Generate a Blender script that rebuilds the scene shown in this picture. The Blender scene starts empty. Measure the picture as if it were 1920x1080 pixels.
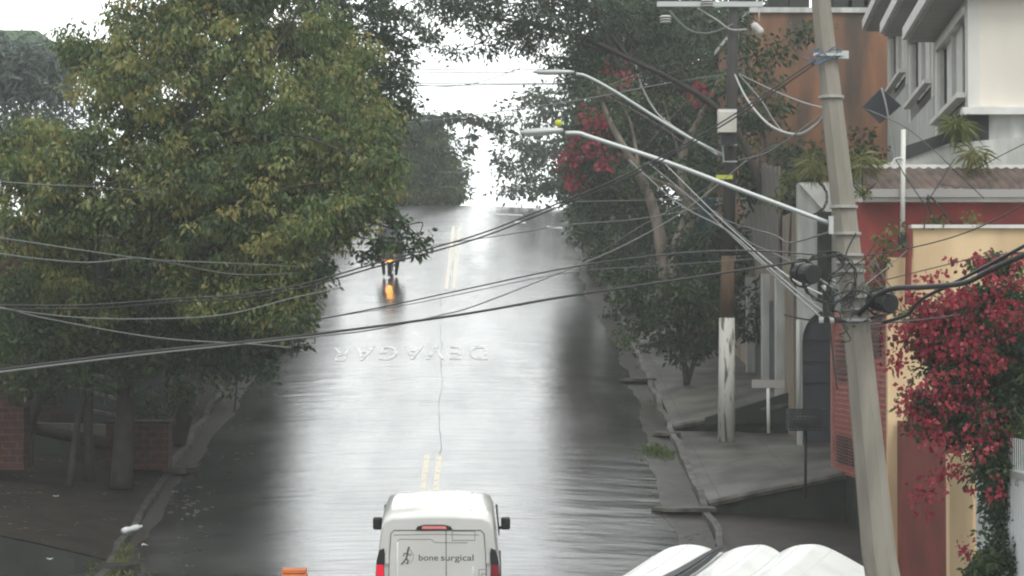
import bpy, math, random
import numpy as np
from mathutils import Vector, Matrix, Euler
R = math.radians
random.seed(7); rng = np.random.default_rng(7)
S = bpy.context.scene
COL = S.collection
# ------------------------------------------------------------------ camera
F = 4500.0; W_, H_ = 1920.0, 1080.0
CAMZ = 10.1; HOR = 640.0; VPX = 900.0; G = 0.1447
cam_d = bpy.data.cameras.new('camera'); cam = bpy.data.objects.new('camera', cam_d); COL.objects.link(cam)
cam_d.sensor_width = 36; cam_d.lens = 36*F/W_; cam_d.clip_start = 0.5; cam_d.clip_end = 3000
cam.location = (0, 0, CAMZ)
cam.rotation_euler = (R(90)+math.atan((HOR-540)/F), 0, -math.atan((960-VPX)/F))
S.camera = cam
RM = cam.rotation_euler.to_matrix()
def P(px, py, Y):
    d = RM @ Vector(((px-960)/F, (540-py)/F, -1)); return Vector((d.x*Y/d.y, Y, CAMZ+d.z*Y/d.y))
def sc(Y): return F/Y
# ------------------------------------------------------------------ world, sun, exposure
w = bpy.data.worlds.new('World'); S.world = w; w.use_nodes = True
nt = w.node_tree; nt.nodes.clear()
out = nt.nodes.new('ShaderNodeOutputWorld'); bg = nt.nodes.new('ShaderNodeBackground')
sky = nt.nodes.new('ShaderNodeTexSky'); sky.sky_type = 'NISHITA'; sky.sun_disc = False
sky.sun_elevation = R(52); sky.sun_rotation = R(155); sky.dust_density = 6; sky.air_density = 1.5
hs = nt.nodes.new('ShaderNodeHueSaturation'); hs.inputs['Saturation'].default_value = 0.06; hs.inputs['Value'].default_value = 0.35
mixs = nt.nodes.new('ShaderNodeMix'); mixs.data_type = 'RGBA'; mixs.blend_type = 'ADD'; mixs.inputs[0].default_value = 1
tc = nt.nodes.new('ShaderNodeTexCoord'); mp = nt.nodes.new('ShaderNodeMapping'); mp.inputs['Scale'].default_value = (1.2, 1.2, 3.2)
ns = nt.nodes.new('ShaderNodeTexNoise'); ns.inputs['Scale'].default_value = 2.2; ns.inputs['Detail'].default_value = 5
cr = nt.nodes.new('ShaderNodeValToRGB')
cr.color_ramp.elements[0].position = 0.3; cr.color_ramp.elements[0].color = (5.9, 6.15, 6.2, 1)
cr.color_ramp.elements[1].position = 0.72; cr.color_ramp.elements[1].color = (9.6, 9.9, 9.8, 1)
nt.links.new(tc.outputs['Generated'], mp.inputs[0]); nt.links.new(mp.outputs[0], ns.inputs['Vector'])
nt.links.new(ns.outputs['Fac'], cr.inputs[0])
nt.links.new(sky.outputs[0], hs.inputs['Color']); nt.links.new(hs.outputs[0], mixs.inputs[6]); nt.links.new(cr.outputs[0], mixs.inputs[7])
nrm = nt.nodes.new('ShaderNodeVectorMath'); nrm.operation='NORMALIZE'; dt = nt.nodes.new('ShaderNodeVectorMath'); dt.operation='DOT_PRODUCT'; dt.inputs[1].default_value=(.05,.97,.235)
mr = nt.nodes.new('ShaderNodeMapRange'); mr.interpolation_type='SMOOTHSTEP'; mr.inputs[1].default_value=.84; mr.inputs[2].default_value=.99; mr.inputs[3].default_value=1; mr.inputs[4].default_value=3.1
nt.links.new(tc.outputs['Generated'], nrm.inputs[0]); nt.links.new(nrm.outputs[0], dt.inputs[0]); nt.links.new(dt.outputs['Value'], mr.inputs[0])
ml = nt.nodes.new('ShaderNodeVectorMath'); ml.operation='SCALE'; nt.links.new(mixs.outputs[2], ml.inputs[0]); nt.links.new(mr.outputs[0], ml.inputs['Scale'])
nt.links.new(ml.outputs[0], bg.inputs[0]); bg.inputs[1].default_value = 0.12
nt.links.new(bg.outputs[0], out.inputs[0])
sd = bpy.data.lights.new('sun', 'SUN'); sun = bpy.data.objects.new('sun', sd); COL.objects.link(sun)
sd.energy = 1.0; sd.angle = R(22); sd.color = (1, .97, .92)
sun.rotation_euler = (R(38), 0, R(25)); sun.location = (10, -20, 60)
S.view_settings.view_transform = 'Standard'; S.view_settings.look = 'None'; S.view_settings.gamma = 1
S.view_settings.exposure = 0.0
S.render.engine = 'CYCLES'
S.cycles.pixel_filter_type = 'BLACKMAN_HARRIS'; S.cycles.filter_width = 2.1
try:
    S.cycles.volume_bounces = 0; S.cycles.max_bounces = 6; S.cycles.transparent_max_bounces = 8
except Exception: pass
# ------------------------------------------------------------------ ground profile
def _prof():
    ys = np.arange(-80, 700, 0.5); z = np.zeros_like(ys); s = np.zeros_like(ys)
    for i, y in enumerate(ys):
        if y < 2: s[i] = max(0, .1447*(y+10)/12)
        elif y < 111.5: s[i] = G
        elif y < 123.5: s[i] = G + (-.03-G)*(y-111.5)/12
        else: s[i] = -.03
    z = np.cumsum(s)*0.5; z -= np.interp(30, ys, z) - G*30
    return ys, z
PY, PZ = _prof()
def zr(Y): return float(np.interp(Y, PY, PZ))
XC = -1.1; XL = -6.55; XR = 4.4
def road_z(x, y): return zr(y) - 0.0075*(x-XC)**2 + 0.03
# ------------------------------------------------------------------ materials
def mat(name, col, rough=.7, metal=0, noise=None, col2=None, bump=0, bscale=20, emit=None, es=0, spec=.5, trans=0, scale=(1,1,1), detail=4, coat=0, lo=.35, hi=.65):
    m = bpy.data.materials.new(name); m.use_nodes = True
    t = m.node_tree; b = t.nodes['Principled BSDF']
    b.inputs['Base Color'].default_value = (*col, 1); b.inputs['Roughness'].default_value = rough
    b.inputs['Metallic'].default_value = metal; b.inputs['Specular IOR Level'].default_value = spec
    b.inputs['Coat Weight'].default_value = coat
    if emit: b.inputs['Emission Color'].default_value = (*emit, 1); b.inputs['Emission Strength'].default_value = es
    c = t.nodes.new('ShaderNodeTexCoord'); mpn = t.nodes.new('ShaderNodeMapping'); mpn.inputs['Scale'].default_value = scale
    t.links.new(c.outputs['Object'], mpn.inputs[0])
    if noise:
        n = t.nodes.new('ShaderNodeTexNoise'); n.inputs['Scale'].default_value = noise; n.inputs['Detail'].default_value = detail
        r = t.nodes.new('ShaderNodeValToRGB'); r.color_ramp.elements[0].position = lo; r.color_ramp.elements[1].position = hi
        r.color_ramp.elements[0].color = (*(col2 or [x*.6 for x in col]), 1); r.color_ramp.elements[1].color = (*col, 1)
        t.links.new(mpn.outputs[0], n.inputs['Vector']); t.links.new(n.outputs['Fac'], r.inputs[0]); t.links.new(r.outputs[0], b.inputs['Base Color'])
    if bump:
        n2 = t.nodes.new('ShaderNodeTexNoise'); n2.inputs['Scale'].default_value = bscale; n2.inputs['Detail'].default_value = 6
        bp = t.nodes.new('ShaderNodeBump'); bp.inputs['Strength'].default_value = bump; bp.inputs['Distance'].default_value = .02
        t.links.new(mpn.outputs[0], n2.inputs['Vector']); t.links.new(n2.outputs['Fac'], bp.inputs['Height']); t.links.new(bp.outputs[0], b.inputs['Normal'])
    return m
def leafmat(name, cols, transl=.35, rough=.45):
    m = bpy.data.materials.new(name); m.use_nodes = True; t = m.node_tree; b = t.nodes['Principled BSDF']; o = t.nodes['Material Output']
    a = t.nodes.new('ShaderNodeAttribute'); a.attribute_name = 'tint'
    r = t.nodes.new('ShaderNodeValToRGB'); els = r.color_ramp.elements
    while len(els) < len(cols): els.new(.5)
    for i, c in enumerate(cols): els[i].position = i/(len(cols)-1); els[i].color = (*c, 1)
    tr = t.nodes.new('ShaderNodeBsdfTranslucent'); mx = t.nodes.new('ShaderNodeMixShader'); mx.inputs[0].default_value = transl
    b.inputs['Roughness'].default_value = rough; b.inputs['Specular IOR Level'].default_value = .5
    t.links.new(a.outputs['Fac'], r.inputs[0]); t.links.new(r.outputs[0], b.inputs['Base Color']); t.links.new(r.outputs[0], tr.inputs[0])
    t.links.new(b.outputs[0], mx.inputs[1]); t.links.new(tr.outputs[0], mx.inputs[2]); t.links.new(mx.outputs[0], o.inputs[0])
    return m
M = {}
M['white'] = mat('white_wall', (.74, .73, .68), .75, noise=1.3, col2=(.64,.63,.59), bump=.15)
M['whitegrey'] = mat('white_wall_stained', (.62, .63, .6), .75, noise=2.5, col2=(.42,.43,.4), scale=(1.5,1.5,.35), bump=.2)
M['endwall'] = mat('cream_white_end_wall', (.80,.75,.66), .75, noise=1.0, col2=(.70,.66,.58), scale=(1,1,.4), bump=.15)
M['trim'] = mat('white_trim', (.78,.77,.73), .6, noise=3, col2=(.66,.65,.62))
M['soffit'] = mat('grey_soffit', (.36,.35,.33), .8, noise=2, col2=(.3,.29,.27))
M['orange'] = mat('stained_orange_render', (.32,.15,.075), .85, noise=.8, col2=(.09,.065,.05), scale=(1.5,1.5,.3), bump=.3, lo=.36, hi=.62, detail=9)
M['cream'] = mat('cream_paint', (.80,.60,.36), .75, noise=1.3, col2=(.62,.45,.26), scale=(1,1,.35), bump=.2, lo=.3, hi=.6, detail=9)
M['red'] = mat('red_paint', (.38,.065,.055), .7, noise=2.2, col2=(.22,.05,.042), bump=.15)
M['darkred'] = mat('dark_red_paint', (.27,.05,.035), .65, noise=1.4, col2=(.16,.035,.028), bump=.2)
M['pink'] = mat('terracotta_gate_paint', (.50,.185,.15), .55, noise=3, col2=(.42,.11,.085))
M['pinkwall'] = mat('faded_pink_paint', (.48,.22,.18), .7, noise=2.5, col2=(.36,.16,.13))
M['black'] = mat('black_metal', (.025,.027,.03), .5)
M['darkgate'] = mat('dark_grey_metal', (.06,.07,.08), .4, noise=2, col2=(.045,.05,.06))
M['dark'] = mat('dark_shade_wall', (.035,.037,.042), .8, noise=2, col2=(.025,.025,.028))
M['concrete'] = mat('wet_concrete', (.15,.14,.12), .55, noise=1.0, col2=(.04,.038,.033), bump=.3, bscale=8, detail=8)
M['concrete2'] = mat('dark_wet_concrete', (.05,.048,.042), .35, noise=1.0, col2=(.035,.035,.03), bump=.4, bscale=6, detail=8)
M['leftpave'] = mat('shaded_brown_pavement', (.030,.023,.017), .85, noise=1.8, col2=(.011,.010,.008), bump=.6, bscale=7, detail=9, spec=.25)  # darker copy of the brown pavement, left bank's tree shade in the colour
M['kerbshade'] = mat('shaded_kerb_stone', (.085,.08,.068), .8, noise=3, col2=(.03,.03,.025), bump=.5, spec=.3)  # darker kerb copy for the left; the shade there is in the colour
M['brownpave'] = mat('brown_wet_pavement', (.045,.034,.025), .5, noise=1.5, col2=(.018,.016,.013), bump=.5, bscale=5, detail=8)
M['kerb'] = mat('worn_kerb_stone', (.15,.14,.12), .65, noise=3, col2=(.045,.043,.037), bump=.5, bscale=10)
M['moss'] = mat('mossy_riser', (.03,.034,.026), .7, noise=1.7, col2=(.013,.017,.012), bump=.5, bscale=8)
M['polec'] = mat('pole_concrete', (.31,.285,.24), .8, noise=1.6, col2=(.22,.205,.17), scale=(3,3,.6), bump=.35, bscale=12, detail=9)
M['poleband'] = mat('pole_band', (.42,.41,.38), .5, metal=.3)
M['woodpole'] = mat('dark_weathered_pole', (.075,.068,.062), .8, noise=2, col2=(.045,.042,.04), scale=(3,3,.5))
M['rust'] = mat('rusty_brown_paint', (.15,.085,.045), .8, noise=2, col2=(.07,.05,.035), scale=(3,3,.8))
M['limewash'] = mat('flaking_whitewash', (.66,.65,.6), .8, noise=4, col2=(.13,.12,.10), scale=(3,3,.45), bump=.4, lo=.38, hi=.46, detail=8)
M['galv'] = mat('galvanised_steel', (.52,.55,.54), .45, metal=.35)
M['lampglass'] = mat('lamp_cover', (.6,.62,.6), .3)
M['cable'] = mat('black_cable', (.035,.037,.036), .5)
M['cablegrey'] = mat('weathered_grey_cable', (.17,.18,.17), .55)
M['cablepale'] = mat('pale_hose', (.42,.42,.40), .5)
M['cableblue'] = mat('blue_cable', (.08,.14,.22), .5)
M['box'] = mat('pale_meter_box', (.68,.66,.58), .55, noise=4, col2=(.58,.56,.49))
M['yellow'] = mat('lime_yellow_plastic', (.55,.6,.05), .45)
M['insul'] = mat('porcelain', (.55,.55,.52), .3)
M['rubber'] = mat('black_rubber', (.018,.019,.02), .55)
M['trunkpale'] = mat('pale_peeling_bark', (.30,.255,.20), .85, noise=3.5, col2=(.11,.085,.065), scale=(1,1,.4), bump=.6, bscale=14)
M['trunk'] = mat('dark_wet_bark', (.055,.045,.036), .8, noise=4, col2=(.03,.027,.023), bump=.6)
M['carwhite'] = mat('white_van_paint', (.80,.80,.77), .25, coat=.6, noise=1.2, col2=(.72,.72,.68), lo=.3,hi=.7)
M['vanline'] = mat('panel_gap', (.16,.16,.15), .6)
M['vanfold'] = mat('pressed_panel_edge', (.86,.86,.83), .3)
M['glass'] = mat('dark_glass', (.02,.025,.03), .06, spec=.8)
M['winglass'] = mat('window_glass', (.03,.045,.045), .08, spec=.8)
M['print'] = mat('dark_print', (.07,.075,.08), .5)
M['lred'] = mat('red_lens', (.5,.01,.03), .15, emit=(1,.02,.06), es=.55)
M['lredd'] = mat('unlit_red_lens', (.28,.02,.03), .15)
M['lpink'] = mat('brake_lens', (.65,.2,.2), .15, emit=(1,.35,.35), es=.2)
M['lamb'] = mat('lit_amber_lens', (.9,.45,.2), .2, emit=(1,.62,.30), es=.9)
M['ldark'] = mat('smoked_lens', (.03,.03,.03), .12)
M['canopy'] = mat('white_fabric', (.82,.83,.81), .35, noise=1.6, col2=(.66,.67,.64), coat=.3, lo=.25, hi=.5, detail=8)
M['tile'] = mat('brown_roof_tile', (.17,.12,.10), .75, noise=5, col2=(.085,.07,.062), bump=.3)
M['gutter'] = mat('grey_gutter', (.36,.345,.33), .55)
M['brick'] = mat('terracotta_brickwork', (.075,.028,.02), .9, noise=6, col2=(.03,.017,.014), bump=.5)
M['beige'] = mat('beige_render', (.36,.30,.22), .85, noise=1.4, col2=(.2,.165,.13), scale=(2,2,.4), bump=.3)
M['timber'] = mat('weathered_boards', (.24,.215,.19), .85, noise=3, col2=(.10,.09,.08), scale=(6,6,.5), bump=.4)
M['tealcloth'] = mat('teal_sheet', (.03,.06,.065), .7)
M['raincoat'] = mat('dark_raincoat', (.03,.034,.038), .45, bump=.3, bscale=6)
M['skin'] = mat('skin', (.30,.17,.11), .6)
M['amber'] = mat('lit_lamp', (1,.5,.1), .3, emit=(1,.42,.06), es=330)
M['redlamp'] = mat('lit_red_lamp', (1,.05,.05), .3, emit=(1,.06,.05), es=110)
M['orangep'] = mat('orange_plastic', (.72,.20,.05), .5, noise=5, col2=(.55,.14,.04))
M['corr'] = mat('white_sheet_metal', (.66,.69,.70), .4)
M['litter'] = mat('litter_paper', (.5,.47,.42), .7)
M['soil'] = mat('dark_soil', (.04,.034,.026), .9, noise=.7, col2=(.02,.024,.016), bump=.6, bscale=4)
M['foam'] = mat('white_water', (.6,.62,.6), .3, noise=9, col2=(.12,.12,.11), bump=.8, bscale=14, lo=.4, hi=.55)
M['grassm'] = leafmat('grass_blades', [(.05,.10,.02),(.09,.16,.03),(.14,.19,.05)])
L = {}
L['yg'] = leafmat('yellow_green_leaves', [(.038,.068,.028),(.08,.132,.04),(.135,.195,.055),(.23,.265,.08),(.38,.31,.11)])
L['dark'] = leafmat('dark_green_leaves', [(.024,.046,.028),(.042,.072,.038),(.075,.115,.055)])
L['mid'] = leafmat('mid_green_leaves', [(.02,.045,.02),(.04,.08,.028),(.08,.13,.035),(.15,.17,.05)])
L['grey'] = leafmat('grey_green_leaves', [(.06,.085,.075),(.14,.18,.16),(.26,.31,.28)])
L['red'] = leafmat('crimson_bracts', [(.11,.010,.018),(.25,.016,.036),(.38,.035,.065),(.46,.07,.09)], transl=.4)
L['fern'] = leafmat('fern_leaves', [(.07,.10,.03),(.15,.18,.05),(.24,.22,.08)])
# wet road: asphalt under a thin running sheet of water
def wetroad():
    m = bpy.data.materials.new('wet_asphalt'); m.use_nodes = True; t = m.node_tree; b = t.nodes['Principled BSDF']
    N = t.nodes.new; K = t.links.new
    c = N('ShaderNodeTexCoord')
    def nz(scale, xyz, detail=4, dist=0):
        a = N('ShaderNodeMapping'); a.inputs['Scale'].default_value = xyz; K(c.outputs['Object'], a.inputs[0])
        n = N('ShaderNodeTexNoise'); n.inputs['Scale'].default_value = scale; n.inputs['Detail'].default_value = detail; n.inputs['Distortion'].default_value = dist
        K(a.outputs[0], n.inputs['Vector']); return n.outputs['Fac']
    base = N('ShaderNodeValToRGB'); base.color_ramp.elements[0].color = (.022,.023,.024,1); base.color_ramp.elements[1].color = (.06,.06,.058,1)
    base.color_ramp.elements[0].position=.35; base.color_ramp.elements[1].position=.7
    K(nz(.5,(1,1,1),10), base.inputs[0]); K(base.outputs[0], b.inputs['Base Color'])
    rr = N('ShaderNodeMapRange'); rr.inputs[1].default_value=.35; rr.inputs[2].default_value=.7; rr.inputs[3].default_value=.13; rr.inputs[4].default_value=.23
    K(nz(.9,(1,.10,1),6), rr.inputs[0]); K(rr.outputs[0], b.inputs['Roughness'])
    b.inputs['IOR'].default_value = 1.5
    # running ripples: crests lie across the slope
    r1 = nz(1.15,(.28,1.25,1),3,.5); r2 = nz(3.4,(.28,1.2,1),3,.3); r3 = nz(55,(1,1,1),2)
    msk = N('ShaderNodeMapRange'); msk.inputs[1].default_value=.40; msk.inputs[2].default_value=.66; K(nz(.13,(1.4,.8,1),3), msk.inputs[0])
    amp = N('ShaderNodeMath'); amp.operation='MULTIPLY_ADD'; amp.inputs[1].default_value=.6; amp.inputs[2].default_value=.40; K(msk.outputs[0], amp.inputs[0])
    ad = N('ShaderNodeMath'); ad.operation='MULTIPLY_ADD'; ad.inputs[1].default_value=.35; K(r2, ad.inputs[0]); K(r1, ad.inputs[2])
    mu = N('ShaderNodeMath'); mu.operation='MULTIPLY'; K(ad.outputs[0], mu.inputs[0]); K(amp.outputs[0], mu.inputs[1])
    b1 = N('ShaderNodeBump'); b1.inputs['Strength'].default_value=1; b1.inputs['Distance'].default_value=ROAD_BUMP; K(mu.outputs[0], b1.inputs['Height'])
    b2 = N('ShaderNodeBump'); b2.inputs['Strength'].default_value=.6; b2.inputs['Distance'].default_value=.003; K(r3, b2.inputs['Height']); K(b1.outputs[0], b2.inputs['Normal'])
    K(b2.outputs[0], b.inputs['Normal'])
    return m
ROAD_BUMP = .037
M['road'] = wetroad()
M['paint'] = mat('worn_white_road_paint', (.60,.60,.57), .35, noise=5, col2=(.05,.05,.05), bump=0, lo=.34, hi=.52, detail=8)
M['ypaint'] = mat('worn_yellow_road_paint', (.55,.47,.30), .3, noise=6, col2=(.14,.125,.09), bump=.3, lo=.28, hi=.48, detail=8)
def joints(m, w, h, vertical=False, mort=.012, dark=.35, off=.5):
    t = m.node_tree; b = t.nodes['Principled BSDF']; src = b.inputs['Base Color'].links[0].from_socket
    c = t.nodes.new('ShaderNodeTexCoord'); mpn = t.nodes.new('ShaderNodeMapping')
    if vertical: mpn.inputs['Rotation'].default_value = (R(90), 0, 0)
    br = t.nodes.new('ShaderNodeTexBrick'); br.inputs['Scale'].default_value = 1; br.inputs['Brick Width'].default_value = w; br.inputs['Row Height'].default_value = h
    br.inputs['Mortar Size'].default_value = mort; br.inputs['Mortar Smooth'].default_value = .3; br.offset = off
    br.inputs['Color1'].default_value = (1,1,1,1); br.inputs['Color2'].default_value = (.78,.78,.78,1); br.inputs['Mortar'].default_value = (dark,dark,dark,1)
    mx = t.nodes.new('ShaderNodeMix'); mx.data_type = 'RGBA'; mx.blend_type = 'MULTIPLY'; mx.inputs[0].default_value = 1
    t.links.new(c.outputs['Object'], mpn.inputs[0]); t.links.new(mpn.outputs[0], br.inputs['Vector']); t.links.new(src, mx.inputs[6]); t.links.new(br.outputs['Color'], mx.inputs[7]); t.links.new(mx.outputs[2], b.inputs['Base Color'])
joints(M['concrete'], 1.6, 1.5, off=0); joints(M['brick'], .30, .14, True, .02, 1.6); joints(M['concrete2'], 1.6, 1.5, off=0)
# ------------------------------------------------------------------ mesh tools
BASE = {}
def props(o, label=None, cat=None, group=None, kind=None):
    if label: o['label'] = label
    if cat: o['category'] = cat
    if group: o['group'] = group
    if kind: o['kind'] = kind
    return o
def thing(name, loc, label, cat, group=None, rot=None):
    o = bpy.data.objects.new(name, None); COL.objects.link(o); o.location = loc; o.empty_display_size = .2
    if rot: o.rotation_euler = rot; BASE[o.name] = Vector((0,0,0))
    else: BASE[o.name] = Vector(loc)
    return props(o, label, cat, group)
class MB:
    def __init__(s): s.v = []; s.f = []
    def add(s, vs, fs):
        n = len(s.v); s.v += [Vector(v) for v in vs]; s.f += [tuple(i+n for i in f) for f in fs]; return s
    def box(s, c, d, rz=0, rx=0, ry=0):
        m = Euler((rx, ry, rz)).to_matrix(); c = Vector(c)
        vs = [c + m @ Vector((x*d[0]/2, y*d[1]/2, z*d[2]/2)) for x in (-1,1) for y in (-1,1) for z in (-1,1)]
        return s.add(vs, [(0,1,3,2),(4,6,7,5),(0,4,5,1),(2,3,7,6),(0,2,6,4),(1,5,7,3)])
    def box2(s, a, b): return s.box([(a[i]+b[i])/2 for i in range(3)], [abs(a[i]-b[i]) for i in range(3)])
    def tube(s, pts, r, n=6, cap=True):
        pts = [Vector(p) for p in pts]; k = len(pts)
        rs = r if isinstance(r, (list, tuple)) else [r]*k
        vs = []; fs = []; up0 = None
        for i, p in enumerate(pts):
            t = (pts[min(i+1,k-1)] - pts[max(i-1,0)]).normalized()
            if up0 is None: up0 = t.orthogonal().normalized()
            u = (up0 - t*up0.dot(t))
            u = u.normalized() if u.length > 1e-5 else t.orthogonal().normalized()
            up0 = u; v = t.cross(u)
            for j in range(n):
                a = 2*math.pi*j/n; vs.append(p + (u*math.cos(a) + v*math.sin(a))*rs[i])
        for i in range(k-1):
            for j in range(n):
                a = i*n+j; b = i*n+(j+1)%n; fs.append((a, b, b+n, a+n))
        if cap: fs.append(tuple(range(n-1,-1,-1))); fs.append(tuple(range((k-1)*n, k*n)))
        return s.add(vs, fs)
    def prism(s, poly, ext):   # poly: 3D points (planar), extruded by vector
        n = len(poly); poly = [Vector(p) for p in poly]; e = Vector(ext)
        vs = poly + [p+e for p in poly]
        fs = [tuple(range(n-1,-1,-1)), tuple(range(n,2*n))] + [(i,(i+1)%n,(i+1)%n+n,i+n) for i in range(n)]
        return s.add(vs, fs)
    def grid(s, rows):
        k = len(rows[0]); vs = [p for r in rows for p in r]
        fs = [(i*k+j, i*k+j+1, (i+1)*k+j+1, (i+1)*k+j) for i in range(len(rows)-1) for j in range(k-1)]
        return s.add(vs, fs)
    def ball(s, c, r, n=10, m=6):
        c = Vector(c); r = r if isinstance(r,(list,tuple)) else (r,r,r)
        rows = [[c+Vector((r[0]*math.sin(math.pi*i/m)*math.cos(2*math.pi*j/n), r[1]*math.sin(math.pi*i/m)*math.sin(2*math.pi*j/n), r[2]*math.cos(math.pi*i/m))) for j in range(n+1)] for i in range(m+1)]
        return s.grid(rows)
    def build(s, name, m, parent=None, smooth=False, **kw):
        me = bpy.data.meshes.new(name)
        if parent is not None: off = BASE[parent.name]
        elif kw.get('kind') == 'structure': off = Vector((0,0,0))
        else:
            a = np.array([tuple(v) for v in s.v]); off = Vector(((a[:,0].min()+a[:,0].max())/2, (a[:,1].min()+a[:,1].max())/2, a[:,2].min()))
        me.from_pydata([tuple(v-off) for v in s.v], [], s.f); me.update()
        if smooth: me.polygons.foreach_set('use_smooth', [True]*len(me.polygons))
        me.materials.append(m if not isinstance(m, str) else M[m])
        o = bpy.data.objects.new(name, me); COL.objects.link(o)
        if parent is not None: o.parent = parent; BASE[o.name] = off
        else: o.location = off; BASE[o.name] = off
        return props(o, **kw)
def smoothline(pts, sub=6):
    pts = [Vector(p) for p in pts]; o = []
    for i in range(len(pts)-1):
        p0 = pts[max(i-1,0)]; p1 = pts[i]; p2 = pts[i+1]; p3 = pts[min(i+2,len(pts)-1)]
        for k in range(sub):
            t = k/sub
            o.append(.5*((2*p1)+(-p0+p2)*t+(2*p0-5*p1+4*p2-p3)*t*t+(-p0+3*p1-3*p2+p3)*t**3))
    o.append(pts[-1]); return o
def wall(name, p, q, z0, z1, th, m, parent=None, **kw):  # upright slab between plan points p,q
    p = Vector((*p,0)); q = Vector((*q,0)); d = (q-p).normalized(); n = Vector((-d.y, d.x, 0))*th/2
    b = MB(); b.prism([p-n+Vector((0,0,z0)), q-n+Vector((0,0,z0)), q+n+Vector((0,0,z0)), p+n+Vector((0,0,z0))], (0,0,z1-z0))
    return b.build(name, m, parent, **kw)
# ------------------------------------------------------------------ foliage
def leaves(name, m, parent, clumps, per, leaf, spread, droop=.3, tint=(.2,.9), aspect=.45):
    """clumps: Nx3 array of clump centres; one mesh of many small bent leaves"""
    C0 = np.asarray(clumps, float); n = len(C0)
    ct = rng.uniform(tint[0], tint[1], n)
    cs = spread*rng.uniform(.6, 1.4, n)
    cen = np.repeat(C0, per, 0); N = len(cen)
    off = rng.normal(0, 1, (N,3)); off /= np.maximum(np.linalg.norm(off,axis=1,keepdims=True),1e-6); off *= (rng.uniform(0,1,(N,1))**.45)
    off[:,2] *= .62
    cen = cen + off*np.repeat(cs, per)[:,None]
    ax = off + rng.normal(0,.7,(N,3)); ax[:,2] -= droop; ax /= np.linalg.norm(ax,axis=1,keepdims=True)
    rv = rng.normal(0,1,(N,3)); rv[:,2] *= .4; sd_ = np.cross(ax, rv); sd_ /= np.maximum(np.linalg.norm(sd_,axis=1,keepdims=True),1e-6)
    ln = leaf*rng.uniform(.6,1.35,(N,1)); wd = ln*aspect
    a = cen; b = cen+ax*ln*.5+sd_*wd*.5; c = cen+ax*ln; d = cen+ax*ln*.5-sd_*wd*.5
    c[:,2] -= (ln[:,0]*.15)
    V = np.stack([a,b,c,d],1).reshape(-1,3)
    off0 = np.array(BASE[parent.name]) if parent is not None else np.array([V[:,0].mean(), V[:,1].mean(), V[:,2].min()])
    V = (V-off0).astype(np.float32)
    me = bpy.data.meshes.new(name); me.vertices.add(4*N); me.vertices.foreach_set('co', V.ravel())
    me.loops.add(4*N); me.loops.foreach_set('vertex_index', np.arange(4*N, dtype=np.int32))
    me.polygons.add(N); me.polygons.foreach_set('loop_start', np.arange(0,4*N,4,dtype=np.int32)); me.polygons.foreach_set('loop_total', np.full(N,4,dtype=np.int32))
    me.update(calc_edges=True)
    at = me.attributes.new('tint','FLOAT','FACE')
    tv = np.clip(np.repeat(ct,per)+rng.normal(0,.13,N),0,1).astype(np.float32); at.data.foreach_set('value', tv)
    me.materials.append(m)
    o = bpy.data.objects.new(name, me); COL.objects.link(o)
    if parent is not None: o.parent = parent; BASE[o.name] = Vector(off0)
    else: o.location = off0; BASE[o.name] = Vector(off0)
    return o
def blobclumps(blobs, dens, shell=.35):
    """blobs: (px,py,Y,rx,ry[,depth m]) in photo pixels at depth Y -> clump centres"""
    out_ = []
    for b in blobs:
        px,py,Y,rx,ry = b[:5]; s = sc(Y); c = P(px,py,Y); Rx = rx/s; Rz = ry/s; Ry = b[5] if len(b)>5 else (Rx+Rz)*.5
        n = max(3, int(dens*(Rx*Rz+Rx*Ry+Ry*Rz)*4.19/3*1.0))
        d = rng.normal(0,1,(n,3)); d /= np.linalg.norm(d,axis=1,keepdims=True)
        r = rng.uniform(shell,1.02,(n,1)); lump = 1+.16*np.sin(d[:,0:1]*5+b[0])*np.cos(d[:,2:3]*4+b[1])
        out_.append(np.array(c)+d*r*lump*np.array([Rx,Ry,Rz]))
    return np.concatenate(out_)
def tree(name, label, cat, base, blobs, m, dens=5, per=34, leaf=.16, spread=.42, trunk=None, trad=.16, bark='trunk', group=None, limbs=9, tint=(.15,.85), droop=.3, extra=None, aspect=.45, shell=.35):
    base = Vector(base); t = thing(name, base, label, cat, group)
    cl = blobclumps(blobs, dens, shell)
    leaves('crown', m, t, cl, per, leaf, spread, droop, tint, aspect)
    mb = MB(); paths = trunk or [[(base, trad), (base*.4+Vector(cl.mean(0))*.6, trad*.6)]]
    for pth in paths: 
        ps = smoothline([p for p,_ in pth], 4); rs = np.interp(np.linspace(0,1,len(ps)), np.linspace(0,1,len(pth)), [r for _,r in pth])
        mb.tube(ps, [float(r) for r in rs], 8)
    tips = [pth[-1] for pth in paths]; mids = [pth[len(pth)//2] for pth in paths]
    for i in range(limbs):
        e = Vector(cl[rng.integers(len(cl))]); src, r0 = random.choice(tips+mids)
        mid = (Vector(src)+e)/2 + Vector((random.uniform(-.3,.3), random.uniform(-.3,.3), random.uniform(0,.5)))
        ps = smoothline([src, mid, e], 4); k = len(ps)
        mb.tube(ps, [max(.012, r0*.55*(1-j/(k))) for j in range(k)], 5)
    mb.build('trunk', bark, t, smooth=True)
    if extra: extra(t)
    return t
def ground_pt(px, Y, h=0.1):
    x = P(px, 600, Y).x; return Vector((x, Y, zr(Y)+h))
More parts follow.
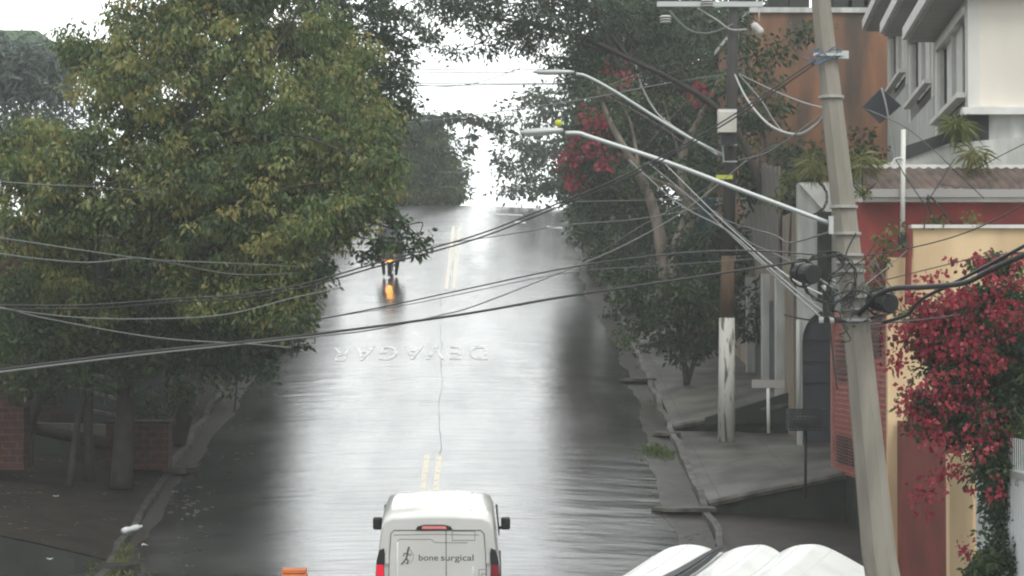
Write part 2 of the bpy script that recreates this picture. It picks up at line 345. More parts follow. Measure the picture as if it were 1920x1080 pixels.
# ================================================================== SETTING
ysl = list(np.arange(-60, 100, 4.0)) + list(np.arange(100, 130, 1.0)) + list(np.arange(130, 600, 15.0))
g = MB(); g.grid([[(x, y, zr(y)-.5 - (0.0 if abs(x)<30 else .02*(abs(x)-30))) for x in (-400,-150,-60,-30,-15,-9,-6.6,0,4.3,8,15,30,60,150,400)] for y in ysl])
g.build('ground', 'soil', kind='structure', label='dark wet soil below the houses and trees')
g = MB(); xs = np.linspace(XL, XR, 13)
g.grid([[(x, y, road_z(x,y)) for x in xs] for y in list(np.arange(-40,100,2.0))+list(np.arange(100,130,.5))+list(np.arange(130,300,5))])
g.build('road', 'road', smooth=True, kind='structure', label='steep wet asphalt street rising to a crest')
# road markings
def strip(x0, x1, y0, y1, m, name, label):
    b = MB(); n = max(2, int((y1-y0)/.8)); b.grid([[(x, y, road_z(x,y)+.006) for x in (x0,(x0+x1)/2,x1)] for y in np.linspace(y0,y1,n)])
    b.build(name, m, smooth=True, kind='structure', label=label)
def Yroad(py): return 10.07*F/(py-(HOR-G*F))
def dbl(y0, y1, xo=0, a=.12, gap=.14, nm=''):
    b = MB()
    for s_ in (-1,1):
        x0 = -1.02+xo+s_*(gap/2+a/2)-a/2; n = max(2,int((y1-y0)/.8))
        b.grid([[(x,y,road_z(x,y)+.006) for x in (x0,x0+a)] for y in np.linspace(y0,y1,n)])
    b.build('centre_line','ypaint',smooth=True,kind='structure',label='worn double centre line '+nm)
dbl(Yroad(935), Yroad(852), nm='above the van'); dbl(Yroad(542), Yroad(424), nm='below the crest')
def deflat(txt, width, depth, place, name, m, font_sp=1.15, bold=0.0, **kw):
    cu = bpy.data.curves.new(name,'FONT'); cu.body = txt; cu.size = 1; cu.space_character = font_sp; cu.offset = bold; cu.extrude = 0
    o = bpy.data.objects.new(name, cu); COL.objects.link(o)
    dg = bpy.context.evaluated_depsgraph_get(); me = bpy.data.meshes.new_from_object(o.evaluated_get(dg))
    a = np.array([v.co[:] for v in me.vertices]); mn = a.min(0); mx = a.max(0)
    for v in me.vertices:
        u = (v.co.x-mn[0])/(mx[0]-mn[0])*width; q = (v.co.y-mn[1])/(mx[1]-mn[1])*depth; v.co = place(u, q)
    bpy.data.objects.remove(o); me.materials.clear(); me.materials.append(m)
    ob = bpy.data.objects.new(name, me); COL.objects.link(ob); props(ob, **kw); return ob
Yt0, Yt1 = Yroad(674), Yroad(648); xt0 = P(622,660,(Yt0+Yt1)/2).x; xt1 = P(914,660,(Yt0+Yt1)/2).x
def roadtext(x0, x1, y0, y1, flip, nm):
    wd = x1-x0
    pl = (lambda u,q: Vector((x1-u, y1-q, road_z(x1-u, y1-q)+.007))) if flip else (lambda u,q: Vector((x0+u, y0+q, road_z(x0+u, y0+q)+.007)))
    deflat('DEVAGAR', wd, y1-y0, pl, 'road_lettering', M['paint'], 1.35, .012, kind='structure', label=nm)
roadtext(xt0, xt1, Yt0, Yt1, True, 'upside-down worn white slow lettering on the wet road')
# faint worn marks near the crest on the right lane
for (a, b_, c, d) in ((925,980,399,402),(965,985,412,416),(1025,1055,418,422)):
    ya, yb = Yroad(d), Yroad(c); s = sc((ya+yb)/2); strip((a-VPX)/s, (b_-VPX)/s, ya, yb, 'paint', 'worn_marking', 'faint worn paint mark near the crest')
def seam(pts, w_, nm, m='rubber'):
    P3=[]
    for (px,py) in pts:
        Y=Yroad(py); x=(px-VPX)/sc(Y); P3.append((x,Y))
    b=MB(); rows=[]
    ps=smoothline([(x,y,0) for x,y in P3],6)
    for i,p in enumerate(ps):
        q=w_*(.3+.8*random.random()); jx=random.uniform(-.035,.035); rows.append([(p.x-q+jx,p.y,road_z(p.x,p.y)+.004),(p.x+q+jx,p.y,road_z(p.x,p.y)+.004)])
    b.grid(rows); b.build('road_seam',m,kind='structure',label=nm)
seam([(828,552),(826,620),(829,700),(824,780),(826,850),(815,930)],.007,'long crack beside the centre line')
b=MB(); rows=[]
for i,y in enumerate(np.arange(26,108,.5)):
    wv=.5+.16*math.sin(y*.17)+.06*math.sin(y*1.3+2)+random.uniform(-.06,.06); x0=XR-.1-max(.15,wv); rows.append([(x0,y,road_z(x0,y)+.003),((x0+XR)/2,y,road_z((x0+XR)/2,y)+.012),(XR+.02,y,road_z(XR,y)+.02)])
b.grid(rows); b.build('gutter_mud',mat('gutter_mud',(.055,.046,.036),.4,noise=2.5,col2=(.025,.023,.02),bump=.6,bscale=7,detail=8),smooth=True,kind='structure',label='brown mud washed along the right gutter')
b=MB(); rows=[]
for i,y in enumerate(np.arange(30,104,.5)):
    wv=.4+.14*math.sin(y*.21+1)+.06*math.sin(y*1.1)+random.uniform(-.06,.06); x0=XL+max(.12,wv); rows.append([(XL-.02,y,road_z(XL,y)+.02),((x0+XL)/2,y,road_z((x0+XL)/2,y)+.012),(x0,y,road_z(x0,y)+.003)])
b.grid(rows); b.build('gutter_mud',mat('gutter_mud_left',(.035,.03,.024),.6,noise=2.5,col2=(.028,.025,.02),bump=.6,bscale=7,detail=8),smooth=True,kind='structure',label='brown mud washed along the left gutter')
# kerbs and pavements
def kerb(x, side, nm):
    b = MB(); rows = []
    for i, y in enumerate(np.arange(-5, 122, .9)):
        j = .035*math.sin(y*2.1)+.03*math.sin(y*5.3+1); h = .13+.03*math.sin(y*1.7)
        z = road_z(x, y)-.05
        rows.append([(x+j, y, z), (x+j+side*.02, y, z+h+.05), (x+j+side*.15, y, z+h+.06), (x+j+side*.16, y, z-.1)])
    b.grid(rows); b.build('kerb', 'kerb' if side>0 else 'kerbshade', smooth=False, kind='structure', label=nm)
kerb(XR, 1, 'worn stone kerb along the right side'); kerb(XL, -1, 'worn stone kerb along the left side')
def terrace(side, y0, y1, zk0, zk1, zh0, zh1, xk, xh, m, nm, kind='structure', rm='moss'):
    """one lot's paved forecourt: slab from the kerb to the house line with a riser on its downhill edge"""
    b = MB(); n = 8; rows = []
    for i in range(n+1):
        t = i/n; y = y0+(y1-y0)*t; zk = zk0+(zk1-zk0)*t; zh = zh0+(zh1-zh0)*t
        rows.append([(xk+(xh-xk)*u, y+.1*math.sin(u*7)*(1 if i in (0,) else 0), zk+(zh-zk)*u) for u in (0,.15,.35,.6,.8,1)])
    b.grid(rows)
    rb=MB(); rb.grid([[(p[0],p[1]+.02,p[2]-2.2) for p in rows[0]], [(p[0],p[1]+.02,p[2]-.02) for p in rows[0]]]); rb.build('pavement_riser', rm, kind='structure', label='damp riser below a forecourt slab')
    b.grid([[(r[-1][0],r[-1][1],r[-1][2]-2) for r in rows], [r[-1] for r in rows]])
    b.build('pavement', m, kind=kind, label=nm)
    return rows[0]
RT = [ # right side: y0,y1, z rel. road at kerb (near, far), z at house line (near, far), material
 (-4, 30, .14,.14, .35,.35,'concrete2'), (30,39.2,.14,.14,.55,.2,'concrete2'), (39.2,47.9,.14,-.05,.5,-.45,'brownpave'), (47.9,56.5,.18,.02,.75,-.25,'concrete'),
 (56.5,69.5,.16,.08,.7,-.25,'concrete'), (69.5,84,.16,.10,.8,.0,'concrete'), (84,100,.15,.14,.9,.2,'concrete2'), (100,121,.14,.14,.3,.2,'concrete2')]
for i,(y0,y1,a,b_,c,d,m) in enumerate(RT):
    e = terrace(1, y0, y1, zr(y0)-.2+a, zr(y1)-.2+b_, zr(y0)+c, zr(y1)+d, XR+.15, 8.2, m, 'sloping right pavement, stretch %s the street' % ('low on' if i<2 else 'midway up' if i<5 else 'high up'))
    if 1 < i < 6:
        b = MB(); b.tube([Vector((p[0],p[1]-.02,p[2]-.06)) for p in e], .075, 6); b.build('slab_edge', 'kerb', kind='structure', label='pale worn front edge of a forecourt slab')
# tip ramps jutting into the gutter (right)
def tip(px, py, Y, w_, m='kerb'):
    c = P(px,py,Y); c.z = road_z(min(c.x,XR-.05), Y)+.02
    pts = [(c.x-w_*.7, Y-.15, c.z), (c.x-w_*.2, Y-.42, c.z), (XR+.25, Y-.35, c.z), (XR+.25, Y+1.0, c.z), (c.x-w_*.3, Y+.5, c.z)]
    b = MB(); b.prism(pts, (0,0,.07)); b.build('ramp_tip', m, kind='structure', label='worn concrete ramp tip at the gutter')
tip(1270, 925, 47.6, .75); tip(1190, 708, 63.6, .6); tip(1245,810,55.9,.4)
b = MB(); e=[Vector((XR+.9,56.35,zr(56.3)-.02)),Vector((8.1,56.35,zr(56.3)+.1)),Vector((8.1,56.35,zr(56.3)+1.0)),Vector((XR+.9,56.35,zr(56.3)+.16))]; b.prism(e,(0,.3,0)); b.build('low_wall','moss',label='dark mossy wedge of low wall behind the white sign post',cat='wall')
b = MB(); b.box2((7.3,42.6,5.2),(7.45,49.1,7.45)); b.build('gate_base_wall','moss',label='mossy base wall under the terracotta gate',cat='wall')
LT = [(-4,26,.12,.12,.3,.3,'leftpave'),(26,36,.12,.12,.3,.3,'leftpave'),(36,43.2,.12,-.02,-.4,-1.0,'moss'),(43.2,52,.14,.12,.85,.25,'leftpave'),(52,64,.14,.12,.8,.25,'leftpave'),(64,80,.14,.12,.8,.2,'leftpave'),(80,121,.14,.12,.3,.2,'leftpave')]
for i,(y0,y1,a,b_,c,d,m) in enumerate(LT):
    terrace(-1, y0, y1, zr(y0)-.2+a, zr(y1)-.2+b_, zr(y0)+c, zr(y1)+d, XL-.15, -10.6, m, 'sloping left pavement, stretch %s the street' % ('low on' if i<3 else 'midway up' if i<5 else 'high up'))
for (px,py,Y,w_) in ((320,870,51.5,.5),(290,985,42.8,.5)):
    z = road_z(XL+.2,Y)+.01; b = MB(); b.prism([(XL-.2,Y-.3,z),(XL+w_*.6,Y-.28,z),(XL+w_,Y+.2,z),(XL+w_*.5,Y+1.4,z),(XL-.2,Y+1.6,z)],(0,0,.12)); b.build('ramp_tip','concrete2',kind='structure',label='dark ramp tip at the left gutter')
b = MB()
for k in range(3): b.box((-8.6, 40.6+.5*k, zr(40.6+.5*k)-.1+.03*k), (3.6,.04,.03))
b.build('drain_strips','kerb',kind='structure',label='thin pale strips across the low left driveway')
# ================================================================== RIGHT HOUSES
# row houses stepping up the hill
def rowhouse(k, name_label):
    Y0 = 42.2+6.7*k; dx = .1; X0 = 8.62+.66*k; dz = .98*k
    zs = CAMZ+4.45+dz; ze = CAMZ+6.1+dz; zb = zr(Y0)-.4
    n = Vector((dx,1,0)).normalized(); L_ = 6.6; t = thing('row_house', (X0+3, Y0+3, zb), name_label, 'house', 'white row houses stepping up the hill')
    def fp(u, o=0): return Vector((X0,Y0,0)) + n*u + Vector((n.y,-n.x,0))*(-o) * -1   # u along the front, o inwards(+x)
    def box(u0,u1,o0,o1,z0,z1,m,nm,par=t,**kw):
        b = MB(); q = [fp(u0,o0),fp(u1,o0),fp(u1,o1),fp(u0,o1)]
        b.prism([Vector((p.x,p.y,z0)) for p in q], (0,0,z1-z0)); return b.build(nm,m,par,**kw)
    side = 9.0
    # walls of the upper storey built round the window opening
    u0w, u1w = .55, 5.9; zt = ze-.25
    box(0,u0w,0,.2,zs-.4,ze,'white','wall'); box(u1w,L_,0,.2,zs-.4,ze,'white','wall'); box(u0w,u1w,0,.2,zt,ze,'white','wall')
    box(0,.15,.2,side,zs-.4,ze,'endwall','wall'); box(L_-.15,L_,.2,side,zs-.4,ze,'white','wall')
    wf = box(u0w,u0w+.1,.02,.14,zs,zt,'trim','window')
    for u in (u0w+.1, 3.3, u1w-.1):
        fr = MB(); q=[fp(u,.03),fp(u+.1,.03),fp(u+.1,.12),fp(u,.12)]; fr.prism([Vector((p.x,p.y,zs)) for p in q],(0,0,zt-zs)); fr.build('mullion','trim',wf)
    box(u0w+.1,u1w,.15,.17,zs,zt,'dark','pane',wf)
    box(2.0,3.1,.10,.13,zs,zt,'trim','shutter',wf); box(3.5,5.0,.10,.13,zs,zt,'trim','shutter',wf)
    box(u0w-.15,u1w+.15,-.16,.0,zs-.10,zs-.01,'trim','sill'); box(u0w-.1,u1w+.1,-.05,0,zt-.02,zt+.12,'trim','lintel')
    box(0,L_,.0,.2,zb,zs-.4,'whitegrey','lower_wall'); box(0,.2,.2,side,zb,zs-.4,'whitegrey','side_wall')
    # wide flat eaves with a fascia
    box(-.35,L_-.05,-.55,side,ze,ze+.06,'soffit','soffit'); rf = box(-.45,L_-.0,-.65,side,ze+.06,ze+.30,'trim','fascia')
    b = MB(); p1=fp(-.45,-.65); p2=fp(L_,-.65); p3=fp(L_,side); p4=fp(-.45,side); zt2=ze+.30
    b.add([(p1.x,p1.y,zt2),(p2.x,p2.y,zt2),(p3.x,p3.y,zt2+1.7),(p4.x,p4.y,zt2+1.7),(p3.x,p3.y,zt2),(p4.x,p4.y,zt2)],[(0,1,2,3),(0,3,5),(1,4,2),(3,2,4,5)]); b.build('roof','tile',t)
    if k == 0:
        box(-.12,0,0,side,zs-.42,zs-.30,'trim','string_course'); box(-.03,-.0,1.2,2.0,zs-1.6,zs-.6,'dark','shade_panel')  # flat dark panel on the end wall; the opening's shade is its colour
    return t
rowhouse(0,'nearest white house with cream end wall and grey soffit'); rowhouse(1,'middle white house behind the pale end wall, one step up'); rowhouse(2,'farthest white house with dark overhanging eave against the orange wall')
# garden retaining wall in front (white, sloping top) and black planting strip
b = MB(); pts=[P(1598,345,42.02),P(1935,352,42.02),P(1935,255,42.02),P(1790,268,42.02),P(1600,325,42.02)]; b.prism(pts,(0,.12,0)); b.build('parapet_wall','whitegrey',label='white sloping parapet above the tiled roof',cat='wall')
b = MB(); pts=[P(1690,302,41.95),P(1800,262,41.95),P(1800,240,41.95),P(1690,276,41.95)]; b.prism(pts,(0,.06,0)); b.build('planter_trough','black',label='long black planter trough on the sloping white parapet',cat='planter')
def fern(px,py,Y,r,n,label,m='fern',leaf=.32):
    c = P(px,py,Y); o = leaves('hanging_plant', L[m], None, np.array([c+Vector((random.uniform(-.1,.1),random.uniform(-.1,.1),0))]*2), n, leaf, r, droop=.7, tint=(.3,.9), aspect=.09)
    props(o, label, 'plant', 'ferns on the white parapet')
fern(1828,285,41.6,.17,80,'spiky fern hanging from the white house balcony'); fern(1620,305,41.8,.28,120,'long green spiky plant left of the thin white mast'); fern(1790,232,41.7,.17,110,'dull green plant under the balcony slab of the nearest house')
fern(1530,310,50,.35,120,'straggly plant spilling over the wall left of the concrete pole')
t = thing('balcony_slab',P(1880,207,42.1),'white slab and painted recess under the cream end wall','balcony')
b=MB(); b.box2(P(1806,214,41.9),P(1990,204,42.19)); b.build('slab','trim',t); b=MB(); b.box2(P(1792,300,42.10),P(1853,216,42.15)); b.build('shade_panel','dark',t)  # thin dark box before the wall paints the shade under the slab
# mast
t = thing('service_mast', P(1692,445,41.0), 'thin white mast with curved head before the tiled roof', 'mast')
b = MB(); b.tube([P(1692,445,41.0),P(1694,243,41.0)],.042,8); b.build('pole','trim',t,smooth=True)
b = MB(); b.tube(smoothline([P(1692,300,40.95),P(1688,296,40.9),P(1677,299,40.9),P(1670,312,40.9)]),.014,6); b.build('curved_pipe','trim',t,smooth=True)
b = MB(); b.box(P(1692,452,40.95),(.14,.12,.3)); b.build('foot_clamp','black',t)
b = MB(); b.tube([P(1702,570,40.7),P(1705,432,40.7)],.055,8); b.build('red_post','darkred',label='dark red post against the cream wall',cat='post')
# bare antenna like twigs
b = MB(); 
for pl in ([(1735,385),(1790,298)],[(1770,300),(1845,372)],[(1735,385),(1700,335),(1680,300)],[(1735,385),(1733,430)],[(1765,345),(1800,352)]): b.tube([P(x,y,40.8) for x,y in pl],.010,5)
b.build('bare_twig','cable',label='bare crossed dark twigs before the tiled roof',cat='branch')
# diamond sign seen from behind
t = thing('road_sign', P(1668,330,50), 'dark diamond sign seen from its back beside the white houses', 'road sign')
b = MB(); c = P(1655,200,50); q=[P(1617,200,50),P(1650,232,50),P(1690,198,50),P(1652,165,50)]; b.prism(q,(0,.02,0)); b.build('plate','darkgate',t)
b = MB(); b.tube(smoothline([P(1653,165,49.95),P(1662,200,49.9),P(1672,260,49.9),P(1680,330,49.95)]),.022,6); b.build('post','galv',t,smooth=True)
# orange side wall
t = thing('orange_building', (9.5,69,zr(69)), 'tall building with stained orange blank wall behind the concrete pole', 'building')
b = MB(); p1=P(1412,24,66); p2=P(1668,28,66); b.box2((p1.x,66,zr(66)-1),(p2.x+2,76,p1.z)); b.build('wall','orange',t)
b = MB(); b.box2((p1.x-.1,65.9,p1.z),(p2.x+2,76,p1.z+.14)); b.build('coping','whitegrey',t)
b = MB()
for x in (1400,1460,1500,1545,1580,1610,1640): q=P(x,18,66.3); b.box((q.x,66.6,p1.z+.55),(.55,.4,.8))
b.build('roof_clutter','moss',t)
# long street wall with boards and columns (mid distance)
t = thing('street_wall', (7.4,62,zr(60)), 'beige garden wall with pale columns behind the whitewashed pole', 'wall')
x1 = 7.35
wall('wall',(x1,55.4),(x1,71.5),zr(60)-1,CAMZ+3.0,.2,'beige',t)
wall('wall',(x1+.15,71.5),(x1+.15,92),zr(70),CAMZ+3.6,.2,'dark',t)
for Y in (57.2,60.0,63.4):
    q=zr(Y)+.0; b=MB(); b.box2((x1-.30,Y-.17,q),(x1-.1,Y+.17,CAMZ+1.69)); b.build('column','whitegrey',t)
b=MB(); b.box2((x1-.13,58.0,zr(58)+.4),(x1-.10,62.8,CAMZ+1.0)); b.build('gate','darkgate',t)
# tall weathered board fence with stump-like top
b = MB()
for k in range(26):
    y=57.5+k*.3; b.box2((7.16,y,CAMZ+1.7+.05*k),(7.22,y+.285,CAMZ+4.15+random.uniform(-.12,.08)+.03*k))
b.build('board_fence','timber',label='tall weathered grey boards standing on the beige garden wall',cat='fence')
# white pillar building with arched dark gate
Yp=53.6; t = thing('gatehouse', (8.2,Yp+1,zr(Yp)), 'pale narrow gatehouse with arched dark doorway beside the terracotta gate', 'building')
b = MB(); a0=P(1497,640,Yp); xL=a0.x; xR=8.55; zt=P(1500,342,Yp).z
def z_(py,Y=Yp): return P(1500,py,Y).z
b.box2((xL,Yp,z_(576)),(xR,Yp+.3,zt)); b.box2((xL,Yp,zr(Yp)),(xL+.09,Yp+.3,z_(576)))
# spandrels of the arch
xa=xL+.09; xb=xR-.1; arc=[Vector((xa+(xb-xa)*(.5-.5*math.cos(a)), Yp, z_(640)+(z_(580)-z_(640))*math.sin(a))) for a in np.linspace(0,math.pi,13)]
b.prism([Vector((xa,Yp,z_(576)-.001))]+arc[:7][::1]+[Vector(((xa+xb)/2,Yp,z_(576)-.001))],(0,.3,0)); b.prism([Vector(((xa+xb)/2,Yp,z_(576)-.001))]+arc[6:]+[Vector((xb,Yp,z_(576)-.001))],(0,.3,0))
b.build('wall','whitegrey',t)
b = MB(); b.box2((xa,Yp+.16,zr(Yp)),(xb,Yp+.2,z_(578))); b.build('gate','darkgate',t)
b = MB()
for k in range(4): b.box2((xa,Yp+.12,z_(600+40*k)),(xb,Yp+.16,z_(600+40*k)+.04))
b.build('gate_rail','black',t)
b = MB(); b.prism([P(1500,345,Yp-.1),P(1585,345,Yp-.1),P(1585,400,Yp-.1),P(1552,400,Yp-.1),P(1535,385,Yp-.1)],(0,.09,0)); b.build('shaped_parapet','trim',t)
b = MB(); b.tube([P(1497,600,Yp-.1),P(1497,790,Yp-.1)],.05,8); b.build('drain_pipe','whitegrey',t,smooth=True)
b = MB(); b.box2((P(1532,400,Yp).x,Yp-.25,z_(560)),(P(1556,400,Yp).x,Yp-.02,z_(398))); b.build('shadowed_recess_panel','moss',t)  # dark box in the moss material; a recess shadow put in as colour
# terracotta gate on the house line
t = thing('terracotta_gate', (7.25,45.4,zr(45.4)), 'terracotta slatted garage gate left of the cream wall', 'gate')
Ya,Yb=42.5,49.0; zt=CAMZ+.45; zb=zr(47)+.35
wall('panel',(7.3,Ya),(7.3,Yb),7.45,zt,.06,'pink',t)
b = MB(); z=7.52
while z<zt-.05:
    b.box((7.25,(Ya+Yb)/2,z),(.035,Yb-Ya-.2,.03)); z+=.11
b.build('slats','pink',t)
for (y0,y1,z0,z1) in ((47.2,48.6,CAMZ-.75,CAMZ+.0),(43.2,44.6,CAMZ-.25,CAMZ+.4),(47.2,48.6,zr(48)+.75,zr(48)+1.25),(46.4,47.0,zr(48)+.75,zr(48)+1.25)):
    b = MB(); n=9
    for k in range(n): zz=z0+(z1-z0)*k/(n-1); b.box((7.22,(y0+y1)/2,zz),(.03,y1-y0,(z1-z0)/n*.45))
    b.build('louvre','black',t)
b = MB(); b.box2((7.2,49.0,zr(48)),(7.34,49.25,zt+.15)); b.build('gate_post','pinkwall',t)
b = MB(); b.box2((7.15,Ya,zt),(7.5,Yb+.2,zt+.1)); b.build('lintel','pinkwall',t)
# red wall and tiled roof
t = thing('red_house', (10.5,46.5,zr(46)), 'low red house under a brown tiled roof and pale gutter', 'house')
Yr=41.55; a1=P(1606,378,Yr); a2=P(1960,392,Yr)
b = MB(); b.box2((a1.x,Yr,CAMZ+1.0),(a2.x+1,Yr+.25,a1.z)); b.box2((7.5,Yr+.02,zr(42)),(a2.x+1,Yr+.23,CAMZ+1.001)); b.build('wall','red',t)
b = MB(); b.box2((a1.x+.05,Yr-.35,a1.z-.02),(a2.x+1,Yr+.3,a1.z+.05)); b.build('eave_board','trim',t)
b = MB(); b.box2((a1.x+.05,Yr-.5,a1.z+.05),(a2.x+1,Yr-.33,a1.z+.19)); b.build('gutter','gutter',t)
b = MB(); z0=a1.z+.17; rise=.42; dy=.55; pitch=.17; x=a1.x+.3; rows0=[];rows1=[]
while x<a2.x+1:
    for j in range(6):
        h=.05*abs(math.sin(math.pi*j/6)) if True else 0
        rows0.append((x,Yr-.34,z0+h)); rows1.append((x-.3,Yr-.34+dy,z0+h+rise)); x+=pitch/6
b.grid([rows0,rows1]); b.build('tiles','tile',t)
b = MB(); b.box2((a1.x-.3,Yr+.18,z0+rise),(a2.x+1,Yr+.3,z0+rise+.07)); b.build('ridge','trim',t)
# cream wall facing the camera
t = thing('cream_wall', (9.3,42.4,zr(42)), 'cream painted wall behind the bougainvillea', 'wall')
Yw=40.9; c1=P(1664,500,Yw); cm=P(1712,428,Yw); c2=P(1990,440,Yw)
b = MB(); b.box2((cm.x,Yw,zr(42)-.3),(c2.x,Yw+.2,cm.z)); b.build('wall','cream',t)
b = MB(); b.box2((c1.x,Yw+.01,zr(42)-.3),(cm.x,Yw+.19,P(0,482,Yw).z)); b.build('wall','cream',t)
b = MB(); b.box2((cm.x-.04,Yw-.08,cm.z),(c2.x,Yw+.25,cm.z+.06)); b.build('coping','trim',t)
# dark red street wall & grey base
t = thing('dark_red_wall', (7.15,39,zr(39)), 'dark red street wall under the bougainvillea', 'wall')
wall('wall',(7.22,36.3),(7.22,40.85),zr(39)-.1,CAMZ-1.35,.22,'darkred',t)
wall('base',(7.16,36.1),(7.16,41.6),zr(36)-.6,zr(39)-.1,.3,'whitegrey',t)
b = MB(); b.box2((6.97,36.9,zr(36.5)-.2),(7.0,38.0,zr(37.5)+.3)); b.build('vent','dark',t)
b = MB(); b.box2((7.05,36.0,zr(36)-.5),(7.4,36.28,CAMZ-1.7)); b.build('pier','cream',t)
# white corrugated gate
t = thing('corrugated_gate', (7.4,33.5,zr(33)), 'white corrugated metal gate at the lower right corner', 'gate')
b = MB(); rows=[[],[]]; y=30.5
while y<35.9:
    x=7.45+.025*(1 if int(y*12)%2 else -1); rows[0].append((x,y,zr(33)-.6)); rows[1].append((x,y,CAMZ-1.9)); y+=.04
b.grid(rows); b.build('sheet','corr',t)
b = MB(); b.box2((7.4,30.4,CAMZ-1.9),(7.55,35.95,CAMZ-1.8)); b.build('top_rail','galv',t)
b = MB()
for k in range(40):
    yy=30.6+k*.135; b.tube([(7.47,yy,CAMZ-1.8),(7.47,yy,CAMZ-1.35)],.01,4)
b.build('top_spikes','galv',t)
# ================================================================== CANOPY bottom right
t = thing('canopy', (3.6,32,zr(32)), 'white three-humped canopy at the bottom edge beside the leaning pole', 'canopy')
prof=[(1165,1082),(1195,1062),(1235,1037),(1262,1025),(1292,1021),(1320,1025),(1345,1034),(1356,1036)]
prof2=[(1352,1040),(1385,1026),(1425,1021.5),(1445,1026),(1462,1036)]
prof3=[(1459,1038),(1478,1028),(1500,1022),(1535,1021.5),(1570,1035),(1625,1065),(1700,1100)]
Yc=33.6; v1=Vector((-1.5,-3.0,-.38))
def vault(pr,nm,off=Vector((0,0,0)),m='canopy'):
    p=smoothline([P(x,y,Yc)+off for x,y in pr],5); b=MB(); rows=[[q+v1*(k/8)+Vector((0,0,-.1*math.sin(math.pi*k/8))) for q in p] for k in range(9)]
    b.grid(rows); b.grid([[q+Vector((0,0,-.03)) for q in r] for r in rows][::-1]); b.grid([[q+Vector((0,0,-.03)) for q in rows[0]],rows[0]]); return b.build(nm,m,t,smooth=True)
vault(prof,'fabric_vault'); vault(prof2,'fabric_vault'); vault(prof3,'fabric_vault')
def ribbon(pts, r, m, nm):
    b=MB(); b.tube(smoothline(pts,5), r,6); b.build(nm,m,t,smooth=True)
for x,y in ((1292,1021),(1425,1021.5),(1500,1022),(1560,1031),(1225,1043)):
    q=P(x,y,Yc)+Vector((0,0,.004)); ribbon([q+v1*k/8+Vector((0,0,-.1*math.sin(math.pi*k/8))) for k in range(9)],.006,'trim','seam')
e0=P(1362,1036.5,Yc-.02)
def bandline(dx,dz,u0,u1): return [P(1362,1036,Yc)+v1*k/6*.99+Vector((dx-.02*k,-.05,dz+.05*math.sin(k*.5))) for k in range(u0,u1)]
def gap(o0,o1,nm,m,lift):
    b=MB(); A=[];B_=[]
    for k in range(9):
        u=k/8; base=P(1358,1035,Yc)+v1*u+Vector((0,0,-.1*math.sin(math.pi*u)+lift))
        A.append(base+Vector((o0*(.15+.85*u**.6),0,.0))); B_.append(base+Vector((o1*(.15+.85*u**.6),0,-.01)))
    b.grid([A,B_]); b.grid([[p-Vector((0,0,.02)) for p in B_],[p-Vector((0,0,.02)) for p in A]]); b.build(nm,m,t,smooth=True)
gap(-.34,-.14,'dark_gap','black',.10); gap(-.02,.02,'dark_seam','darkgate',.10); gap(.10,.13,'dark_seam','darkgate',.11)
for (dx,dy) in ((0,0),(2.9,0),(-1.4,-2.9),(1.6,-2.9)):
    b=MB(); p=P(1200,1100,Yc)+Vector((dx+.3,dy,0)); b.tube([Vector((p.x,p.y,zr(p.y)-.1)),Vector((p.x,p.y,6.55-(0.35 if dy else 0)))],.025,8); b.build('post','galv',t,smooth=True)
# ================================================================== POLES
GP='utility poles on the right pavement'
Y1=27.0
t = thing('utility_pole', ground_pt(1700,Y1), 'big leaning concrete utility pole in the right foreground','pole','concrete utility poles')
ax=[(1700,1330),(1648,1040),(1615,700),(1583,400),(1545,60),(1528,-120)]; wd=[.235,.20,.165,.143,.115,.105]
b=MB(); n=8; rows=[]
for i in range(len(ax)):
    c=P(*ax[i],Y1); rows.append([c+Vector((wd[i]*math.cos(a+.39),wd[i]*.85*math.sin(a+.39),0)) for a in [2*math.pi*j/n for j in range(n+1)]])
b.grid(rows); b.build('shaft','polec',t)
b=MB()
def axp(py): 
    for (x1_,y1_),(x2_,y2_) in zip(ax[1:],ax[:-1]):
        pass
    ys=[a[1] for a in ax][::-1]; xs_=[a[0] for a in ax][::-1]; return float(np.interp(py,ys,xs_)), float(np.interp(py,ys,wd[::-1]))
for py in (182,388,438,478,492,508,556,580,600):
    x,r=axp(py); c=P(x,py,Y1); m='band'
    bb=MB(); bb.tube([c-Vector((0,0,.016)),c+Vector((0,0,.016))],r+.02,12); bb.build('steel_band','poleband' if py not in (556,600) else 'galv',t)
x,r=axp(105); c=P(x,105,Y1)
bb=MB(); bb.box(c+Vector((.17,-.08,0)),(.12,.1,.09)); bb.box(c+Vector((.0,-.15,.0)),(.34,.03,.03)); bb.build('cable_clamp','galv',t)
bb=MB()
for k in range(14):
    s0=c+Vector((random.uniform(-.3,0),-.16,random.uniform(-.07,.03))); bb.tube(smoothline([s0,s0+Vector((random.uniform(.03,.12),random.uniform(-.04,.04),random.uniform(-.06,.06))),s0+Vector((random.uniform(.1,.25),0,random.uniform(-.05,.06)))],3),.007,5)
bb.build('blue_ties','cableblue',t)
# insulator rack + clutter low on the pole
for (px,py) in ((1545,540),(1562,530),(1560,600),(1540,600)):
    bb=MB(); c=P(px,py,Y1-.2); bb.tube([c-Vector((0,0,.035)),c+Vector((0,0,.035))],.028,8); bb.build('insulator','insul',t,smooth=True)
bb=MB(); bb.box(P(1553,570,Y1-.1),(.12,.1,.28)); bb.box(P(1557,600,Y1-.1),(.22,.08,.06)); bb.build('bracket','black',t)
